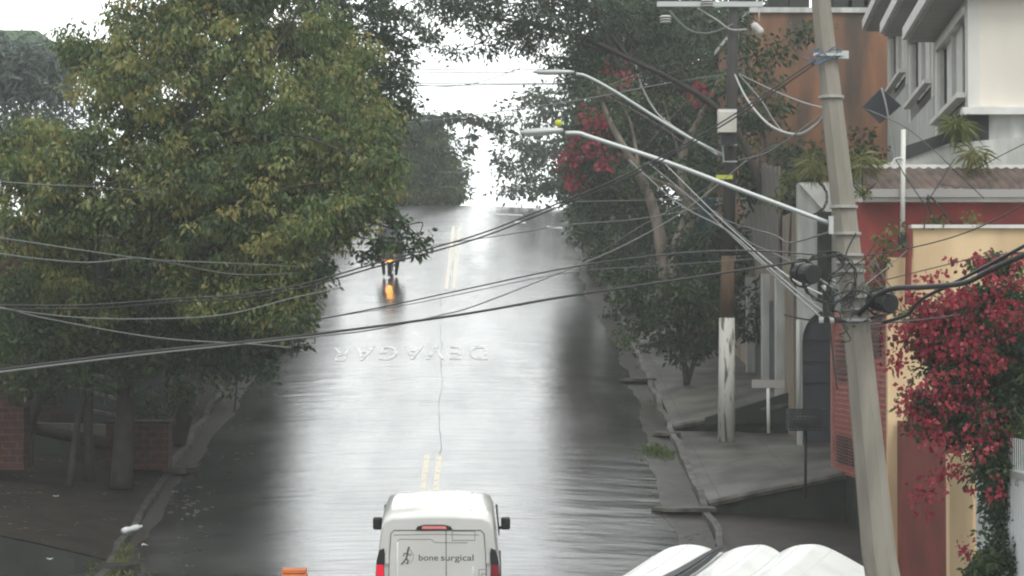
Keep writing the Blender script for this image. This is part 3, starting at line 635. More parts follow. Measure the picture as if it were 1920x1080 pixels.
# cable tangle on the pole
bb=MB()
for k in range(20):
    x0=random.uniform(1535,1600); y0=random.uniform(480,600); pts=[P(x0,y0,Y1-.22)]
    for j in range(3): x0+=random.uniform(-18,34); y0+=random.uniform(-34,30); pts.append(P(x0,y0,Y1-.25+random.uniform(-.05,.05)))
    bb.tube(smoothline(pts,4),random.choice((.005,.007,.009)),5)
bb.build('wire_tangle','cable',t,smooth=True)
bb=MB()
for k in range(18):
    x0=random.uniform(1600,1640); y0=random.uniform(480,560); pts=[P(x0,y0,Y1-.2)]
    for j in range(3): x0+=random.uniform(-10,22); y0+=random.uniform(-10,34); pts.append(P(x0,y0,Y1-.22))
    bb.tube(smoothline(pts,4),.005,5)
bb.build('pale_wire_tangle','cablegrey',t,smooth=True)
# coil of cable
def coil(px,py,rx,ry,Y,label,r=.009,turns=3,tilt=0):
    pts=[]
    for i in range(turns*20):
        a=2*math.pi*i/20; k=1+.06*math.sin(i*1.7); pts.append(P(px+rx*k*math.cos(a),py+ry*k*math.sin(a),Y+.02*math.sin(a*2)+.012*(i//20)))
    b=MB(); b.tube(pts,r,5); b.build('cable_coil','cable',smooth=True,label=label,cat='cable coil',group='coiled slack cables')
coil(1555,520,50,48,Y1-.3,'large thin cable loop hanging left of the leaning pole')
coil(1505,512,24,26,Y1-.3,'small tight cable coil behind the round black closure',r=.007)
coil(1652,566,28,26,Y1-.3,'cable coil around the closure right of the leaning pole',r=.008)
coil(1515,370,36,34,50,'slack cable coil below the board fence top, far side',r=.012)
coil(1600,575,50,30,Y1-.35,'flattened cable loop wrapped on the leaning pole',r=.007,turns=2)
def closure(px,py,label):
    t=thing('splice_closure',P(px,py,Y1-.45),label,'splice closure','black cable splice closures')
    d=Vector((.35,-1,-.1)).normalized(); c=P(px,py,Y1-.4)
    b=MB(); b.tube([c+d*.0,c+d*.05,c+d*.2,c+d*.22],[.085,.112,.112,.10],16); b.build('housing','rubber',t,smooth=False)
    b=MB(); b.tube([c-d*.18,c-d*.0],[.09,.11],14); b.build('cap','black',t)
closure(1508,512,'round black splice closure left of the leaning pole'); closure(1652,566,'round black splice closure right of the leaning pole')
# street lamps
def lamp(t, pts, Y, lum, r, base):
    b=MB(); b.tube(smoothline([P(x,y,Y) for x,y in pts],4),r,8); b.build('arm','galv',t,smooth=True)
    (xa,ya),(xb,yb)=lum; a=P(xa,ya,Y); c=P(xb,yb,Y); d=c-a
    b=MB(); b.tube([a,a+d*.12,a+d*.4,a+d*.85,c],[r*.8,r*1.3,r*1.7,r*1.5,r*.7],10); o=b.build('luminaire','galv',t,smooth=True)
    b=MB(); b.tube([a+d*.42-Vector((0,0,r*.9)),a+d*.9-Vector((0,0,r*.9))],[r*1.1,r*.9],8); b.build('lens','lampglass',o,smooth=True)
t = thing('street_lamp', P(1560,420,Y1-.15), 'long pale street lamp arm reaching left from the leaning pole','street lamp','street lamps on long arms')
lamp(t,[(1562,421),(1380,353),(1250,304),(1110,258),(1085,250),(1060,250)],Y1-.15,((1056,244),(975,249)),.026,0)
b=MB(); c=P(1047,231,Y1-.15); b.ball(c,.042); b.build('photocell','yellow',t,smooth=True)
b=MB(); b.box(P(1558,422,Y1-.17),(.05,.06,.2)); b.build('bracket','galv',t)
Y2=55.0
t = thing('utility_pole', ground_pt(1362,Y2), 'dark utility pole with whitewashed foot on the right pavement','pole','concrete utility poles')
zt=[P(1362,830,Y2),P(1363,770,Y2),P(1363,596,Y2)]
b=MB(); b.tube([P(1362,830,Y2),P(1363,596,Y2)],[.2,.178],14); b.build('whitewashed_foot','limewash',t,smooth=True)
b=MB(); b.tube([P(1363,598,Y2),P(1365,480,Y2)],[.155,.15],14); b.build('brown_band','rust',t,smooth=True)
b=MB(); b.tube([P(1365,482,Y2),P(1372,200,Y2),P(1378,-160,Y2)],[.145,.13,.10],14); b.build('shaft','woodpole',t,smooth=True)
b=MB(); b.box2(P(1345,250,Y2-.22),P(1381,210,Y2-.55)); bx=b.build('meter_box','box',t)
b=MB(); b.box2(P(1347,214,Y2-.50),P(1379,207,Y2-.2)); b.build('box_lid','trim',bx)
b=MB(); b.box2(P(1350,272,Y2-.2),P(1378,252,Y2-.4)); b.build('box_base','black',t)
b=MB(); b.box2(P(1343,336,Y2-.2),P(1374,328,Y2-.25)); b.build('yellow_tag','yellow',t)
b=MB()
for pl in ([(1352,272),(1382,272)],[(1355,274),(1357,303),(1382,303)]): b.tube([P(x,y,Y2-.2) for x,y in pl],.02,6)
b.build('bracket','galv',t)
b=MB(); b.box2(P(1232,12,Y2-.2),P(1430,4,Y2-.1)); ca=b.build('crossarm','galv',t)
for x in (1248,1326,):
    b=MB(); c=P(x,4 if x>1300 else 34,Y2-.25)
    for k in range(3): b.tube([c+Vector((0,0,.06*k-.1)),c+Vector((0,0,.06*k-.06))],[.15,.09],10)
    b.build('insulator','insul',ca,smooth=False)
b=MB(); b.tube([P(1423,8,Y2-.15),P(1423,40,Y2-.15)],.02,6); c=P(1420,50,Y2-.15)
for k in range(3): b.ball(c+Vector((.05*k-.05,0,-.05*k)),.1)
b.build('hanging_insulator','insul',ca,smooth=True)
t = thing('street_lamp', P(1356,290,Y2-.15), 'upper street lamp arm fixed to the dark pole','street lamp','street lamps on long arms')
lamp(t,[(1356,291),(1292,258),(1240,227),(1150,170),(1100,143),(1080,139)],Y2-.15,((1077,135),(1000,135)),.036,0)
# big blue/teal sheet hanging on pole 2 area and far posts
b=MB(); rows=[[P(1308+6*j+2*math.sin(k),372+k*11+4*math.sin(j*2),56+.1*math.sin(j*1.5+k)) for j in range(6)] for k in range(6)]; b.grid(rows); b.build('cloth_bundle','tealcloth',label='dark teal cloth bundle caught beside the pale forked trunk',cat='cloth',smooth=True)
for (px,y0,y1,Y,r,lb) in ((1160,10,110,87,.13,'pale grey far pole standing among the top right branches'),(1226,235,330,86.5,.10,'short pale far pole between the pale trunks')):
    b=MB(); b.tube([Vector((P(px,0,Y).x,Y,zr(Y))),P(px,y0-(60 if Y==87 else 0),Y)],[r*1.2,r],10); b.build('far_pole','galv',label=lb,cat='pole',smooth=True)
# ================================================================== STREET FURNITURE right
t=thing('sign_post',ground_pt(1441,51.0,.5),'small blank white plate on a white post on the right pavement','sign')
b=MB(); b.tube([P(1441,812,50.8),P(1440,728,50.8)],.035,8); b.build('post','trim',t,smooth=True)
b=MB(); b.box2(P(1410,727,50.8),P(1471,712,50.84)); b.build('plate','poleband',t)
t=thing('litter_basket',P(1510,932,46.5),'dark raised litter basket on a thin post before the terracotta gate','litter basket')
b=MB(); b.tube([P(1510,935,46.5),P(1511,800,46.5)],.028,8); b.build('post','black',t,smooth=True)
c1_,c2_=P(1478,806,46.5),P(1546,768,46.5); cx=(c1_.x+c2_.x)/2; hw=(c2_.x-c1_.x)/2
b=MB(); 
for k in range(9):
    zz=c1_.z+(c2_.z-c1_.z)*k/8; b.box((cx,46.5-.3,zz),(2*hw,.015,.02)); b.box((cx,46.5+.3,zz),(2*hw,.015,.02)); b.box((cx-hw,46.5,zz),(.015,.6,.02)); b.box((cx+hw,46.5,zz),(.015,.6,.02))
for k in range(13):
    xx=cx-hw+2*hw*k/12
    for yy in (-.3,.3): b.box((xx,46.5+yy,(c1_.z+c2_.z)/2),(.02,.02,c2_.z-c1_.z))
b.box((cx,46.5,c1_.z),(2*hw,.6,.02)); b.build('basket','black',t)
b=MB(); b.ball((cx,46.5,c1_.z+.15),(hw*.9,.26,.13)); b.build('refuse_bag','rubber',t,smooth=True)
# ================================================================== VAN
def van():
    Y=37.35; X=P(821,1000,Y).x; a=math.atan(G)
    t=thing('delivery_van',(X,Y,zr(Y)+.0),'white panel van driving uphill at the bottom of the photo','van',rot=(a,0,R(-.4))); t.scale=(1.03,1.0,1.12)
    prof_=[(0,.22),(.80,.22),(.90,.34),(.935,.60),(.93,.95),(.90,1.25),(.865,1.50),(.845,1.68),(.80,1.775),(.68,1.822),(.30,1.84),(0,1.845)]
    secs=[(-.02,.0,.0,0),(0.03,1.0,1.0,0)]
    ysec=[(.0,1.80,.975),(.06,1.835,.99),(.5,1.85,1.0),(1.2,1.845,1.0),(1.8,1.82,.985),(2.15,1.77,.97),(2.6,1.58,.955),(3.2,1.22,.95),(3.5,1.12,.94),(3.9,1.02,.90),(4.1,.85,.84),(4.16,.55,.78)]
    b=MB(); rows=[]
    for (y,h,ws) in ysec:
        half=[(x*ws, .22+(z-.22)*((h-.22)/(1.845-.22)) if h<1.5 else .22+(z-.22)*((h-.22)/(1.845-.22))) for x,z in prof_]
        rows.append([(x,y,z) for x,z in half]+[(-x,y,z) for x,z in half[::-1][1:]])
    b.grid(rows); n=len(rows[0]); b.f.append(tuple(range(n-2,-1,-1))); b.f.append(tuple(range((len(rows)-1)*n,(len(rows))*n-1)))
    o=b.build('body','carwhite',t,smooth=True)
    m=o.modifiers.new('bev','BEVEL'); m.width=.03; m.segments=3; m.limit_method='ANGLE'; m.angle_limit=R(50)
    try:
        for p in o.data.polygons:
            if len(p.vertices)>4: p.use_smooth=False
    except Exception: pass
    y=-.012
    # rear doors: slightly recessed light grey panel look comes from a real shallow door leaf
    d=MB(); d.prism([(-.74,-.001,.34),(.74,-.001,.34),(.72,-.001,1.2),(.69,-.001,1.56),(.64,-.001,1.60),(-.64,-.001,1.60),(-.69,-.001,1.56),(-.72,-.001,1.2)],(0,-.012,0)); dd=d.build('rear_doors','carwhite',t)
    g_=MB(); 
    g_.tube([(-.745,-.012,.36),(-.725,-.012,1.2),(-.695,-.012,1.565),(-.65,-.012,1.61),(.65,-.012,1.61),(.695,-.012,1.565),(.725,-.012,1.2),(.745,-.012,.36)],.008,4)
    g_.box((.13,-.0145,.97),(.012,.006,1.26)); g_.build('door_gap','vanline',dd)
    em=MB(); 
    for pts in ([(-.60,1.45),(-.61,.92),(-.57,.885),(-.05,.87),(.03,.93),(.50,.94),(.53,.99),(.53,1.10)],):
        em.tube([(x,-.016,z) for x,z in pts],.012,5)
    em.build('door_pressing','vanfold',dd,smooth=True)  # paler tube: the highlight on the embossed line is in its colour
    em=MB()
    for pts in ([(-.61,1.30),(-.605,1.45),(-.57,1.485),(-.10,1.485),(-.03,1.44),(.45,1.435)],[(-.66,1.545),(-.1,1.555),(.62,1.545)]):
        em.tube([(x,-.0135,z) for x,z in pts],.0045,5)
    em.build('crease_shade','vanline',dd,smooth=True)  # dark tubes paint the shadow along the door's embossed lines
    # printed rectangles
    def rect(x0,z0,x1,z1,w=.006):
        pr=MB()
        for (a_,b_) in (((x0,z0),(x1,z0)),((x0,z1),(x1,z1))): pr.box(((x0+x1)/2,-.0155,a_[1]),(x1-x0+w,.003,w))
        for xx in (x0,x1): pr.box((xx,-.0155,(z0+z1)/2),(w,.003,z1-z0))
        pr.build('printed_box','print',dd)
    rect(.22,1.47,.56,1.60); rect(.62,.83,.735,1.06); rect(.66,.6,.735,1.0)
    txt=deflat('bone',.29,.085,lambda u,q: Vector((-.28+u,-.0145,1.185+q)),'lettering',M['print'],1.0,.006); txt.parent=dd
    txt=deflat('surgical',.49,.115,lambda u,q: Vector((.05+u,-.0145,1.155+q)),'lettering',M['print'],1.0,.006); txt.parent=dd
    fg=MB()   # little running figure of the emblem
    for pts,r in (([(-.44,1.34),(-.455,1.27),(-.47,1.215)],.013),([(-.47,1.215),(-.50,1.18),(-.545,1.13)],.010),([(-.47,1.215),(-.435,1.185),(-.46,1.14)],.010),([(-.45,1.29),(-.41,1.255),(-.39,1.285)],.007),([(-.45,1.29),(-.495,1.285),(-.515,1.25)],.007)):
        fg.tube([(x,-.016,z) for x,z in pts],r,5)
    fg.ball((-.43,-.016,1.365),(.017,.004,.017)); fg.build('emblem','print',dd)
    arc_=MB(); arc_.tube([(-.455+.095*math.cos(a),-.0155,1.245+.10*math.sin(a)) for a in np.linspace(-2.2,1.6,20)],.003,4); arc_.build('emblem_ring','vanline',dd)
    hd=MB(); hd.box((-.12,-.03,.80),(.16,.03,.06)); hd.ball((-.12,-.04,.80),(.07,.02,.045)); hd.build('handle','black',dd)
    for s_ in (-1,1):
        for zz in (.55,1.2):
            b=MB(); b.box((s_*.755,-.03,zz),(.05,.03,.10)); b.build('hinge','carwhite',dd)
    # high brake light
    b=MB(); c=Vector((-.04,0,1.70))
    b.prism([(-.32,-.004,1.625),(.22,-.004,1.625),(.20,-.004,1.665),(.10,-.004,1.69),(-.20,-.004,1.69),(-.30,-.004,1.665)],(0,-.03,0)); bl=b.build('brake_light','ldark',t)
    b=MB(); b.prism([(-.24,-.035,1.635),(.14,-.035,1.635),(.12,-.035,1.675),(-.22,-.035,1.675)],(0,-.008,0)); b.build('lens','lpink',bl)
    for s_ in (-1,1):
        def lp(zs,ins=0): return [(s_*x,-.003-ins,z) for x,z in zs]
        b=MB(); b.prism(lp([(.765,.52),(.925,.52),(.93,.95),(.915,1.18),(.875,1.33),(.80,1.36),(.785,1.28),(.80,1.1),(.79,.8)])[::s_],(0,-.03,0)); tl=b.build('tail_light','ldark',t)
        b=MB(); b.prism(lp([(.80,.90),(.918,.90),(.912,1.13),(.81,1.13)],.031)[::s_],(0,-.008,0)); b.build('red_lens','lred' if s_<0 else 'lredd',tl)
        b=MB(); b.prism(lp([(.79,.60),(.905,.60),(.915,.885),(.80,.885)],.031)[::s_],(0,-.008,0)); b.build('amber_lens','lamb',tl)
        # mirror, wheels, side glass
        b=MB(); b.box((s_*1.03,2.75,1.16),(.15,.12,.18)); mr=b.build('mirror','black',t); mod=mr.modifiers.new('b','BEVEL'); mod.width=.03; mod.segments=2
        b=MB(); b.tube([(s_*.93,2.8,1.08),(s_*1.0,2.78,1.1)],.025,6); b.build('mirror_stalk','black',t)
        b=MB(); b.prism([(s_*.915,2.05,1.12),(s_*.915,2.95,1.10),(s_*.885,2.72,1.45),(s_*.865,2.05,1.58)],(s_*.02,0,0)); b.build('side_window','glass',t)
        for yy in (.75,3.35):
            b=MB(); b.tube([(s_*.72,yy,.31),(s_*.955,yy,.31)],.31,24); wh=b.build('wheel','rubber',t)
            b=MB(); b.tube([(s_*.95,yy,.31),(s_*.965,yy,.31)],.19,16); b.build('rim','galv',wh)
    b=MB(); b.prism([(-.76,3.22,1.21),(.76,3.22,1.21),(.72,2.6,1.59),(-.72,2.6,1.59)],(0,.03,.03)); b.build('windscreen','glass',t)
    b=MB(); b.box((0,-.05,.38),(1.8,.16,.26)); bm=b.build('bumper','darkgate',t); mod=bm.modifiers.new('b','BEVEL'); mod.width=.04; mod.segments=3
    b=MB(); b.box((0,-.135,.42),(.4,.01,.13)); b.build('number_plate','box',t)
    for xx in (-.45,0,.45):
        pass
    for xx in (-.5,.5):
        rb=MB(); rb.tube([(xx,.25,1.838),(xx,1.0,1.838),(xx,1.75,1.815)],.012,5); rb.build('roof_rib','vanfold',t,smooth=True)
van()
# orange box bottom
t=thing('orange_barrier',ground_pt(552,36.6,0),'orange plastic barrier top at the bottom edge left of the van','barrier')
c=P(552,1074,36.6); hz=c.z; b=MB(); zg=zr(36.6); 
b.prism([(c.x-.30,36.4,zg),(c.x+.30,36.4,zg),(c.x+.19,36.4,hz),(c.x-.19,36.4,hz)],(0,.4,0)); o=b.build('body','orangep',t); mod=o.modifiers.new('b','BEVEL'); mod.width=.03; mod.segments=2
b=MB(); b.box((c.x,36.6,hz+.035),(.36,.38,.05)); b.build('cap','orangep',t)
b=MB(); b.box((c.x,36.6,zg+.03),(.8,.6,.06)); b.build('foot','rubber',t)
# ================================================================== MOTORCYCLE AND RIDER
def skin(verts, edges, radii, name, m, parent, sub=2):
    off=BASE[parent.name] if parent is not None else Vector(verts[0])
    me=bpy.data.meshes.new(name); me.from_pydata([tuple(Vector(v)-off) for v in verts],edges,[]); o=bpy.data.objects.new(name,me); COL.objects.link(o)
    md=o.modifiers.new('skin','SKIN'); o.data.materials.append(M[m])
    for i,r in enumerate(radii): me.skin_vertices[0].data[i].radius=(r,r)
    me.skin_vertices[0].data[0].use_root=True
    sb=o.modifiers.new('sub','SUBSURF'); sb.levels=sub; sb.render_levels=sub
    if parent is not None: o.parent=parent
    else: o.location=off
    BASE[o.name]=off; return o
Ym=Yroad(519); base=P(731,519,Ym); base.z=road_z(base.x,Ym)
def mp_(x,y,z): return base+Vector((x,y,z+G*y))*1.17
t=thing('motorcycle',base,'dark motorcycle ridden uphill on the left half of the wet road','motorcycle')
b=MB(); b.tube([mp_(-.06,.0,.31),mp_(.06,.0,.31)],.31,20); wh=b.build('wheel','rubber',t); b=MB(); b.tube([mp_(-.07,0,.31),mp_(.07,0,.31)],.17,14); b.build('rim','galv',wh)
b=MB(); b.tube([mp_(-.05,1.3,.31),mp_(.05,1.3,.31)],.31,20); wh=b.build('wheel','rubber',t); b=MB(); b.tube([mp_(-.06,1.3,.31),mp_(.06,1.3,.31)],.17,14); b.build('rim','galv',wh)
b=MB(); b.tube([mp_(0,-.1,.80),mp_(0,.3,.76),mp_(0,.8,.85),mp_(0,1.0,.75)],[.10,.15,.17,.1],10); b.build('tank_and_seat','black',t,smooth=True)
b=MB(); b.tube([mp_(0,.5,.62),mp_(0,.9,.45)],[.14,.16],8); b.tube([mp_(.12,.6,.3),mp_(.16,-.1,.4)],.04,8); b.build('engine','darkgate',t,smooth=True)
b=MB(); b.tube([mp_(0,1.3,.31),mp_(0,1.05,.95)],.035,6); b.tube([mp_(-.36,.95,1.02),mp_(0,1.05,.98),mp_(.36,.95,1.02)],.018,6); b.build('handlebar','galv',t,smooth=True)
b=MB(); b.prism([mp_(-.07,-.22,.60),mp_(.07,-.22,.60),mp_(.08,-.34,.46),mp_(-.08,-.34,.46)],(0,.015,.01)); b.build('mudguard','black',t)
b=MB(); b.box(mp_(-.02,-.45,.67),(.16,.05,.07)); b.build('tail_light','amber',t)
b=MB(); b.box(mp_(-.16,-.45,.68),(.07,.05,.06)); b.build('indicator','redlamp',t)
b=MB(); b.prism([mp_(-.24,-.62,.62),mp_(.14,-.62,.62),mp_(.12,-.60,.90),mp_(-.22,-.60,.90)],(0,.02,0)); b.build('lamp_shield','black',t)  # added dark shield: hides the lamp directly, lets its road reflection pass
t=thing('person',mp_(0,.1,0),'rider in a dark raincoat seen from behind on the motorcycle','person')
V=[(0,.12,.86),(0,.12,1.1),(0,.18,1.38),(0,.22,1.52),(0,.24,1.62),(0,.24,1.74),(0,.24,1.84),
   (-.2,.18,1.42),(-.34,.35,1.2),(-.33,.75,1.08),(.2,.18,1.42),(.34,.35,1.2),(.33,.75,1.08),
   (-.13,.15,.84),(-.24,.45,.62),(-.19,.1,.16),(-.19,.22,.06),(.13,.15,.84),(.24,.45,.62),(.19,.1,.16),(.19,.22,.06)]
E=[(0,1),(1,2),(2,3),(3,4),(4,5),(5,6),(2,7),(7,8),(8,9),(2,10),(10,11),(11,12),(0,13),(13,14),(14,15),(15,16),(0,17),(17,18),(18,19),(19,20)]
Rr=[.19,.20,.22,.10,.075,.12,.10,.11,.075,.05,.11,.075,.05,.12,.10,.06,.05,.12,.10,.06,.05]
skin([mp_(*v) for v in V],E,Rr,'body','raincoat',t)
b=MB(); b.ball(mp_(0,.24,1.77),(.155,.18,.165),14,10); b.build('helmet','black',t,smooth=True)
b=MB(); rows=[]
for (z,rx,ry,yy) in ((1.48,.14,.11,.2),(1.38,.30,.19,.17),(1.1,.36,.26,.12),(.85,.40,.34,.08),(.62,.44,.40,.05),(.50,.46,.42,.05)):
    rows.append([mp_(rx*math.cos(a)*(1+.05*math.sin(5*a)),yy+ry*math.sin(a)*(1+.05*math.cos(4*a)),z+.02*math.sin(6*a)) for a in np.linspace(0,2*math.pi,25)])
b.grid(rows); b.build('rain_cape','raincoat',t,smooth=True)
# ================================================================== LEFT SIDE STRUCTURES
t=thing('brick_wall',P(255,860,50.5),'low terracotta brick wall block by the left driveway','wall')
def zpx(py,Y): return P(900,py,Y).z
a=P(202,0,50.6).x; c=P(318,0,50.6).x
b=MB(); b.box2((a,50.6,zpx(880,50.6)),(c,51.3,zpx(795,50.6))); b.build('block','brick',t)
b=MB(); b.box2((a-.05,50.5,zpx(795,50.6)),(c+.05,51.4,zpx(789,50.6))); b.build('coping','brick',t)
b=MB(); a=P(-60,0,48).x; c=P(48,0,48).x; b.box2((a,48,zpx(880,48)),(c,48.7,zpx(765,48))); b.build('brick_pier','brick',label='terracotta brick pier at the far left edge',cat='pier')
t=thing('dark_stairs',P(150,800,53),'dark stairs with pale tread edges behind the left brick wall','stairs')
b=MB(); a=P(30,0,55).x; c=P(300,0,55).x
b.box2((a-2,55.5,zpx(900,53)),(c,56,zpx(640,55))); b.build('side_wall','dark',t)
for i,(x0,y0,x1,y1) in enumerate(((190,676,236,692),(152,694,238,718),(125,722,224,746),(160,766,238,780))):
    Yq=54.8-.5*i; p=P(x0,y0,Yq); q=P(x1,y1,Yq); b=MB(); b.prism([p,q,q-Vector((0,0,.07)),p-Vector((0,0,.05))],(0,.35,0)); b.build('tread','kerb',t)
    b=MB(); b.prism([p-Vector((0,-.02,.06)),q-Vector((0,-.02,.075)),q-Vector((0,-.02,.34)),p-Vector((0,-.02,.3))],(0,.3,0)); b.build('riser','dark',t)
b=MB(); p=P(58,793,52); q=P(203,797,52); b.prism([p,q,q-Vector((0,0,.26)),P(110,803,52)],(0,.6,0)); b.build('pale_slab','concrete',label='pale wedge of concrete between the two brick blocks',cat='slab')
b=MB(); p=P(-60,445,52); b.box2((p.x-2,52.5,zr(52)),(P(64,450,52).x,58,p.z)); b.build('brick_outbuilding','brick',label='terracotta outbuilding half hidden at the left edge',cat='building')
for (px,y0,y1,Y,lb) in ((317,700,752,58,'slim pale post on the left verge'),(341,750,768,56,'short pale stub post on the left verge'),(407,362,430,57,'thin pale hanging pole inside the big left tree')):
    b=MB(); b.tube([P(px,y1,Y),P(px,y0,Y)],.025,6); b.build('thin_post','poleband',label=lb,cat='post',smooth=True)
b=MB(); q=P(325,800,54); b.prism([P(312,802,54),P(344,803,54),P(340,826,54),P(326,835,54)],(0,.5,0)); b.build('kerb_block','concrete',label='broken pale kerb block beside the left brick wall',cat='block')
for (px,py,Y,rx,ry,lb) in ((150,640,51.5,110,50,'dark ferny undergrowth hiding the stairs on the left'),(60,730,50,60,40,'low dark shrub above the left brick pier'),(270,760,52.5,40,40,'small dark shrub beside the left stairs'),(440,660,58,50,50,'low shrub on the left verge under the branches'),(345,730,54,30,40,'leafy weeds right of the slim left post')):
    tree('shrub',lb,'shrub',Vector((P(px,py,Y).x,Y,zr(Y))),[(px,py,Y,rx,ry,.8)],L['mid'],dens=16,per=36,leaf=.11,spread=.26,limbs=5,tint=(0,.45),trad=.03)
# bottle
c=ground_pt(246,44.4,.16); t=thing('plastic_bottle',c,'crushed clear plastic bottle on the left kerb','bottle')
d=Vector((.55,.75,.1)).normalized(); b=MB(); b.tube([c+d*(-.2)+Vector((0,0,.05)),c+d*-.12+Vector((0,0,.06)),c+Vector((0,0,.055)),c+d*.12+Vector((0,0,.06)),c+d*.2+Vector((0,0,.06)),c+d*.26+Vector((0,0,.06))],[.05,.06,.048,.06,.05,.02],10); b.build('bottle_body','corr',t,smooth=True)
b=MB(); b.tube([c+d*.26+Vector((0,0,.06)),c+d*.29+Vector((0,0,.06))],.024,8); b.build('cap','trim',t)
# litter on left pavement / gutter
k=0
LB=[(228,909,'pale scrap on the brown left pavement'),(106,938,'crumpled pale paper at the forecourt edge, bigger one'),(95,1056,'white scrap nearest the bottom left corner'),(12,900,'pale rag scrap at the far left edge'),(30,892,'red scrap near the left edge'),(330,930,'small pale scrap above the left gutter stones'),(273,1029,'white scrap low in the left gutter')]
for (px,py,lb) in LB:
    s_=(py-(HOR-G*F))/10.0; Y=F/s_; c=ground_pt(px,Y,.16); b=MB(); r=.045
    b.grid([[c+Vector((r*(i-1.5)*.8,r*(j-1.5)*.8,.03+random.uniform(-.02,.03))) for i in range(4)] for j in range(4)]); b.build('litter_scrap','litter' if 'red' not in lb else 'red',label=lb,cat='litter',group='litter on the left pavement',smooth=False)
b=MB()
for i in range(30):
    px=random.gauss(345,22); py=random.gauss(925,18); Y=F/((py-(HOR-G*F))/10.0); c=ground_pt(px,Y,.0); c.x=max(c.x,XL+.05); c.z=road_z(c.x,Y)+.01; b.ball(c,(random.uniform(.02,.07),random.uniform(.02,.07),.025),6,4)
b.build('gutter_rubble','kerb',label='scattered stones and rubble in the left gutter',kind='stuff')
# ================================================================== TREES
# big left tree
bl=[(330,170,46,220,150),(500,230,46,190,140),(620,290,45,120,120),(250,340,46,230,140),(450,390,45,190,120),(90,410,46,130,130),(400,50,47,220,110),(200,110,47,105,75),
    (420,-70,47,230,110),(640,160,48,90,70),(560,470,44,100,80),(540,560,44,55,75),(470,560,45,110,80),(350,520,46,150,90),(650,400,43,70,55),(700,330,43,60,60),(180,520,47,150,90),(640,250,47,110,110),(600,100,48,110,90),(690,250,47,60,60),(60,290,47,110,90)]
tb=Vector((-7.3,49,zr(49)))
tree('tree','big yellow-green tree filling the left side over the pavement','tree',tb,bl,L['yg'],dens=17,per=58,leaf=.112,spread=.31,
     trunk=[[(tb,.24),(P(236,760,49),.19),(P(250,600,48),.16),(P(400,360,46),.12),(P(440,270,46),.09)],[(P(244,660,48.5),.15),(P(190,520,46),.12),(P(160,300,46),.07)],[(P(280,520,46),.13),(P(520,400,45),.09),(P(620,280,45),.05)]],limbs=46,tint=(.0,.95),droop=1.0)
tw=[(735,425,43,26,30,.4),(715,450,43,35,25,.4),(770,470,43,30,12,.3),(690,470,43,30,25,.3),(785,450,43,14,8,.2),(740,400,43,24,16,.3)]
tb2=Vector((-8.3,48.5,zr(48.5)))
tree('tree','slender left tree whose low leafy branch hangs before the rider','tree',tb2,tw+[(620,420,43,60,50),(540,600,43,28,40,.5),(590,500,43,40,40,.5)],L['mid'],dens=7,per=30,leaf=.13,spread=.22,
     trunk=[[(tb2,.07),(P(190,660,48.5),.06),(P(450,440,46),.05),(P(640,410,43),.03),(P(740,430,43),.015)]],limbs=10,tint=(.0,.6))
bt=Vector((-8.0,49.5,zr(49.5)))
tree('tree','dark low-branched tree filling the shade under the big yellow-green tree','tree',bt,[(330,590,49.5,110,70),(460,600,49.5,80,70),(400,490,49.5,140,80),(545,590,49,40,70),(530,480,49.5,70,80),(380,660,50,80,35,.8),(500,655,50,50,30,.8),(300,650,47,70,36,.8),(420,640,47,80,36,.8),(480,690,52,50,26,.6)],L['mid'],dens=10,per=42,leaf=.14,spread=.38,limbs=16,tint=(0,.45),trunk=[[(bt,.11),(bt+Vector((.1,0,2.5)),.09),(P(330,600,49.5),.05)]])
bt=Vector((-6.8,54,zr(54)))
tree('tree','airy dark tree with sky gaps at top left of centre','tree',bt,[(600,60,54,80,80),(690,110,54,80,80),(735,140,54,45,80),(690,200,54,60,60),(740,60,54,60,60),(700,30,54,80,60),(760,190,54,36,40),(730,150,54,45,55),(640,-20,54,110,60),(560,-10,54,80,60),(740,210,54,30,40),(720,20,54,30,40)],L['dark'],dens=9,per=34,leaf=.13,spread=.34,
     trunk=[[(bt,.2),(P(420,500,54),.17),(P(560,200,54),.12),(P(640,60,54),.07)]],limbs=30,tint=(.1,.9))
bt=Vector((-6.7,128,zr(128)))
tree('tree','round dark tree beyond the crest, left of the sky gap','tree',bt,[(808,315,128,74,86),(770,260,128,64,62),(700,280,129,90,100),(740,360,128,110,60),(830,365,127,48,36),(640,330,129,90,90)],L['mid'],dens=6,per=60,leaf=.26,spread=.7,limbs=6,tint=(.1,.8),trad=.3)
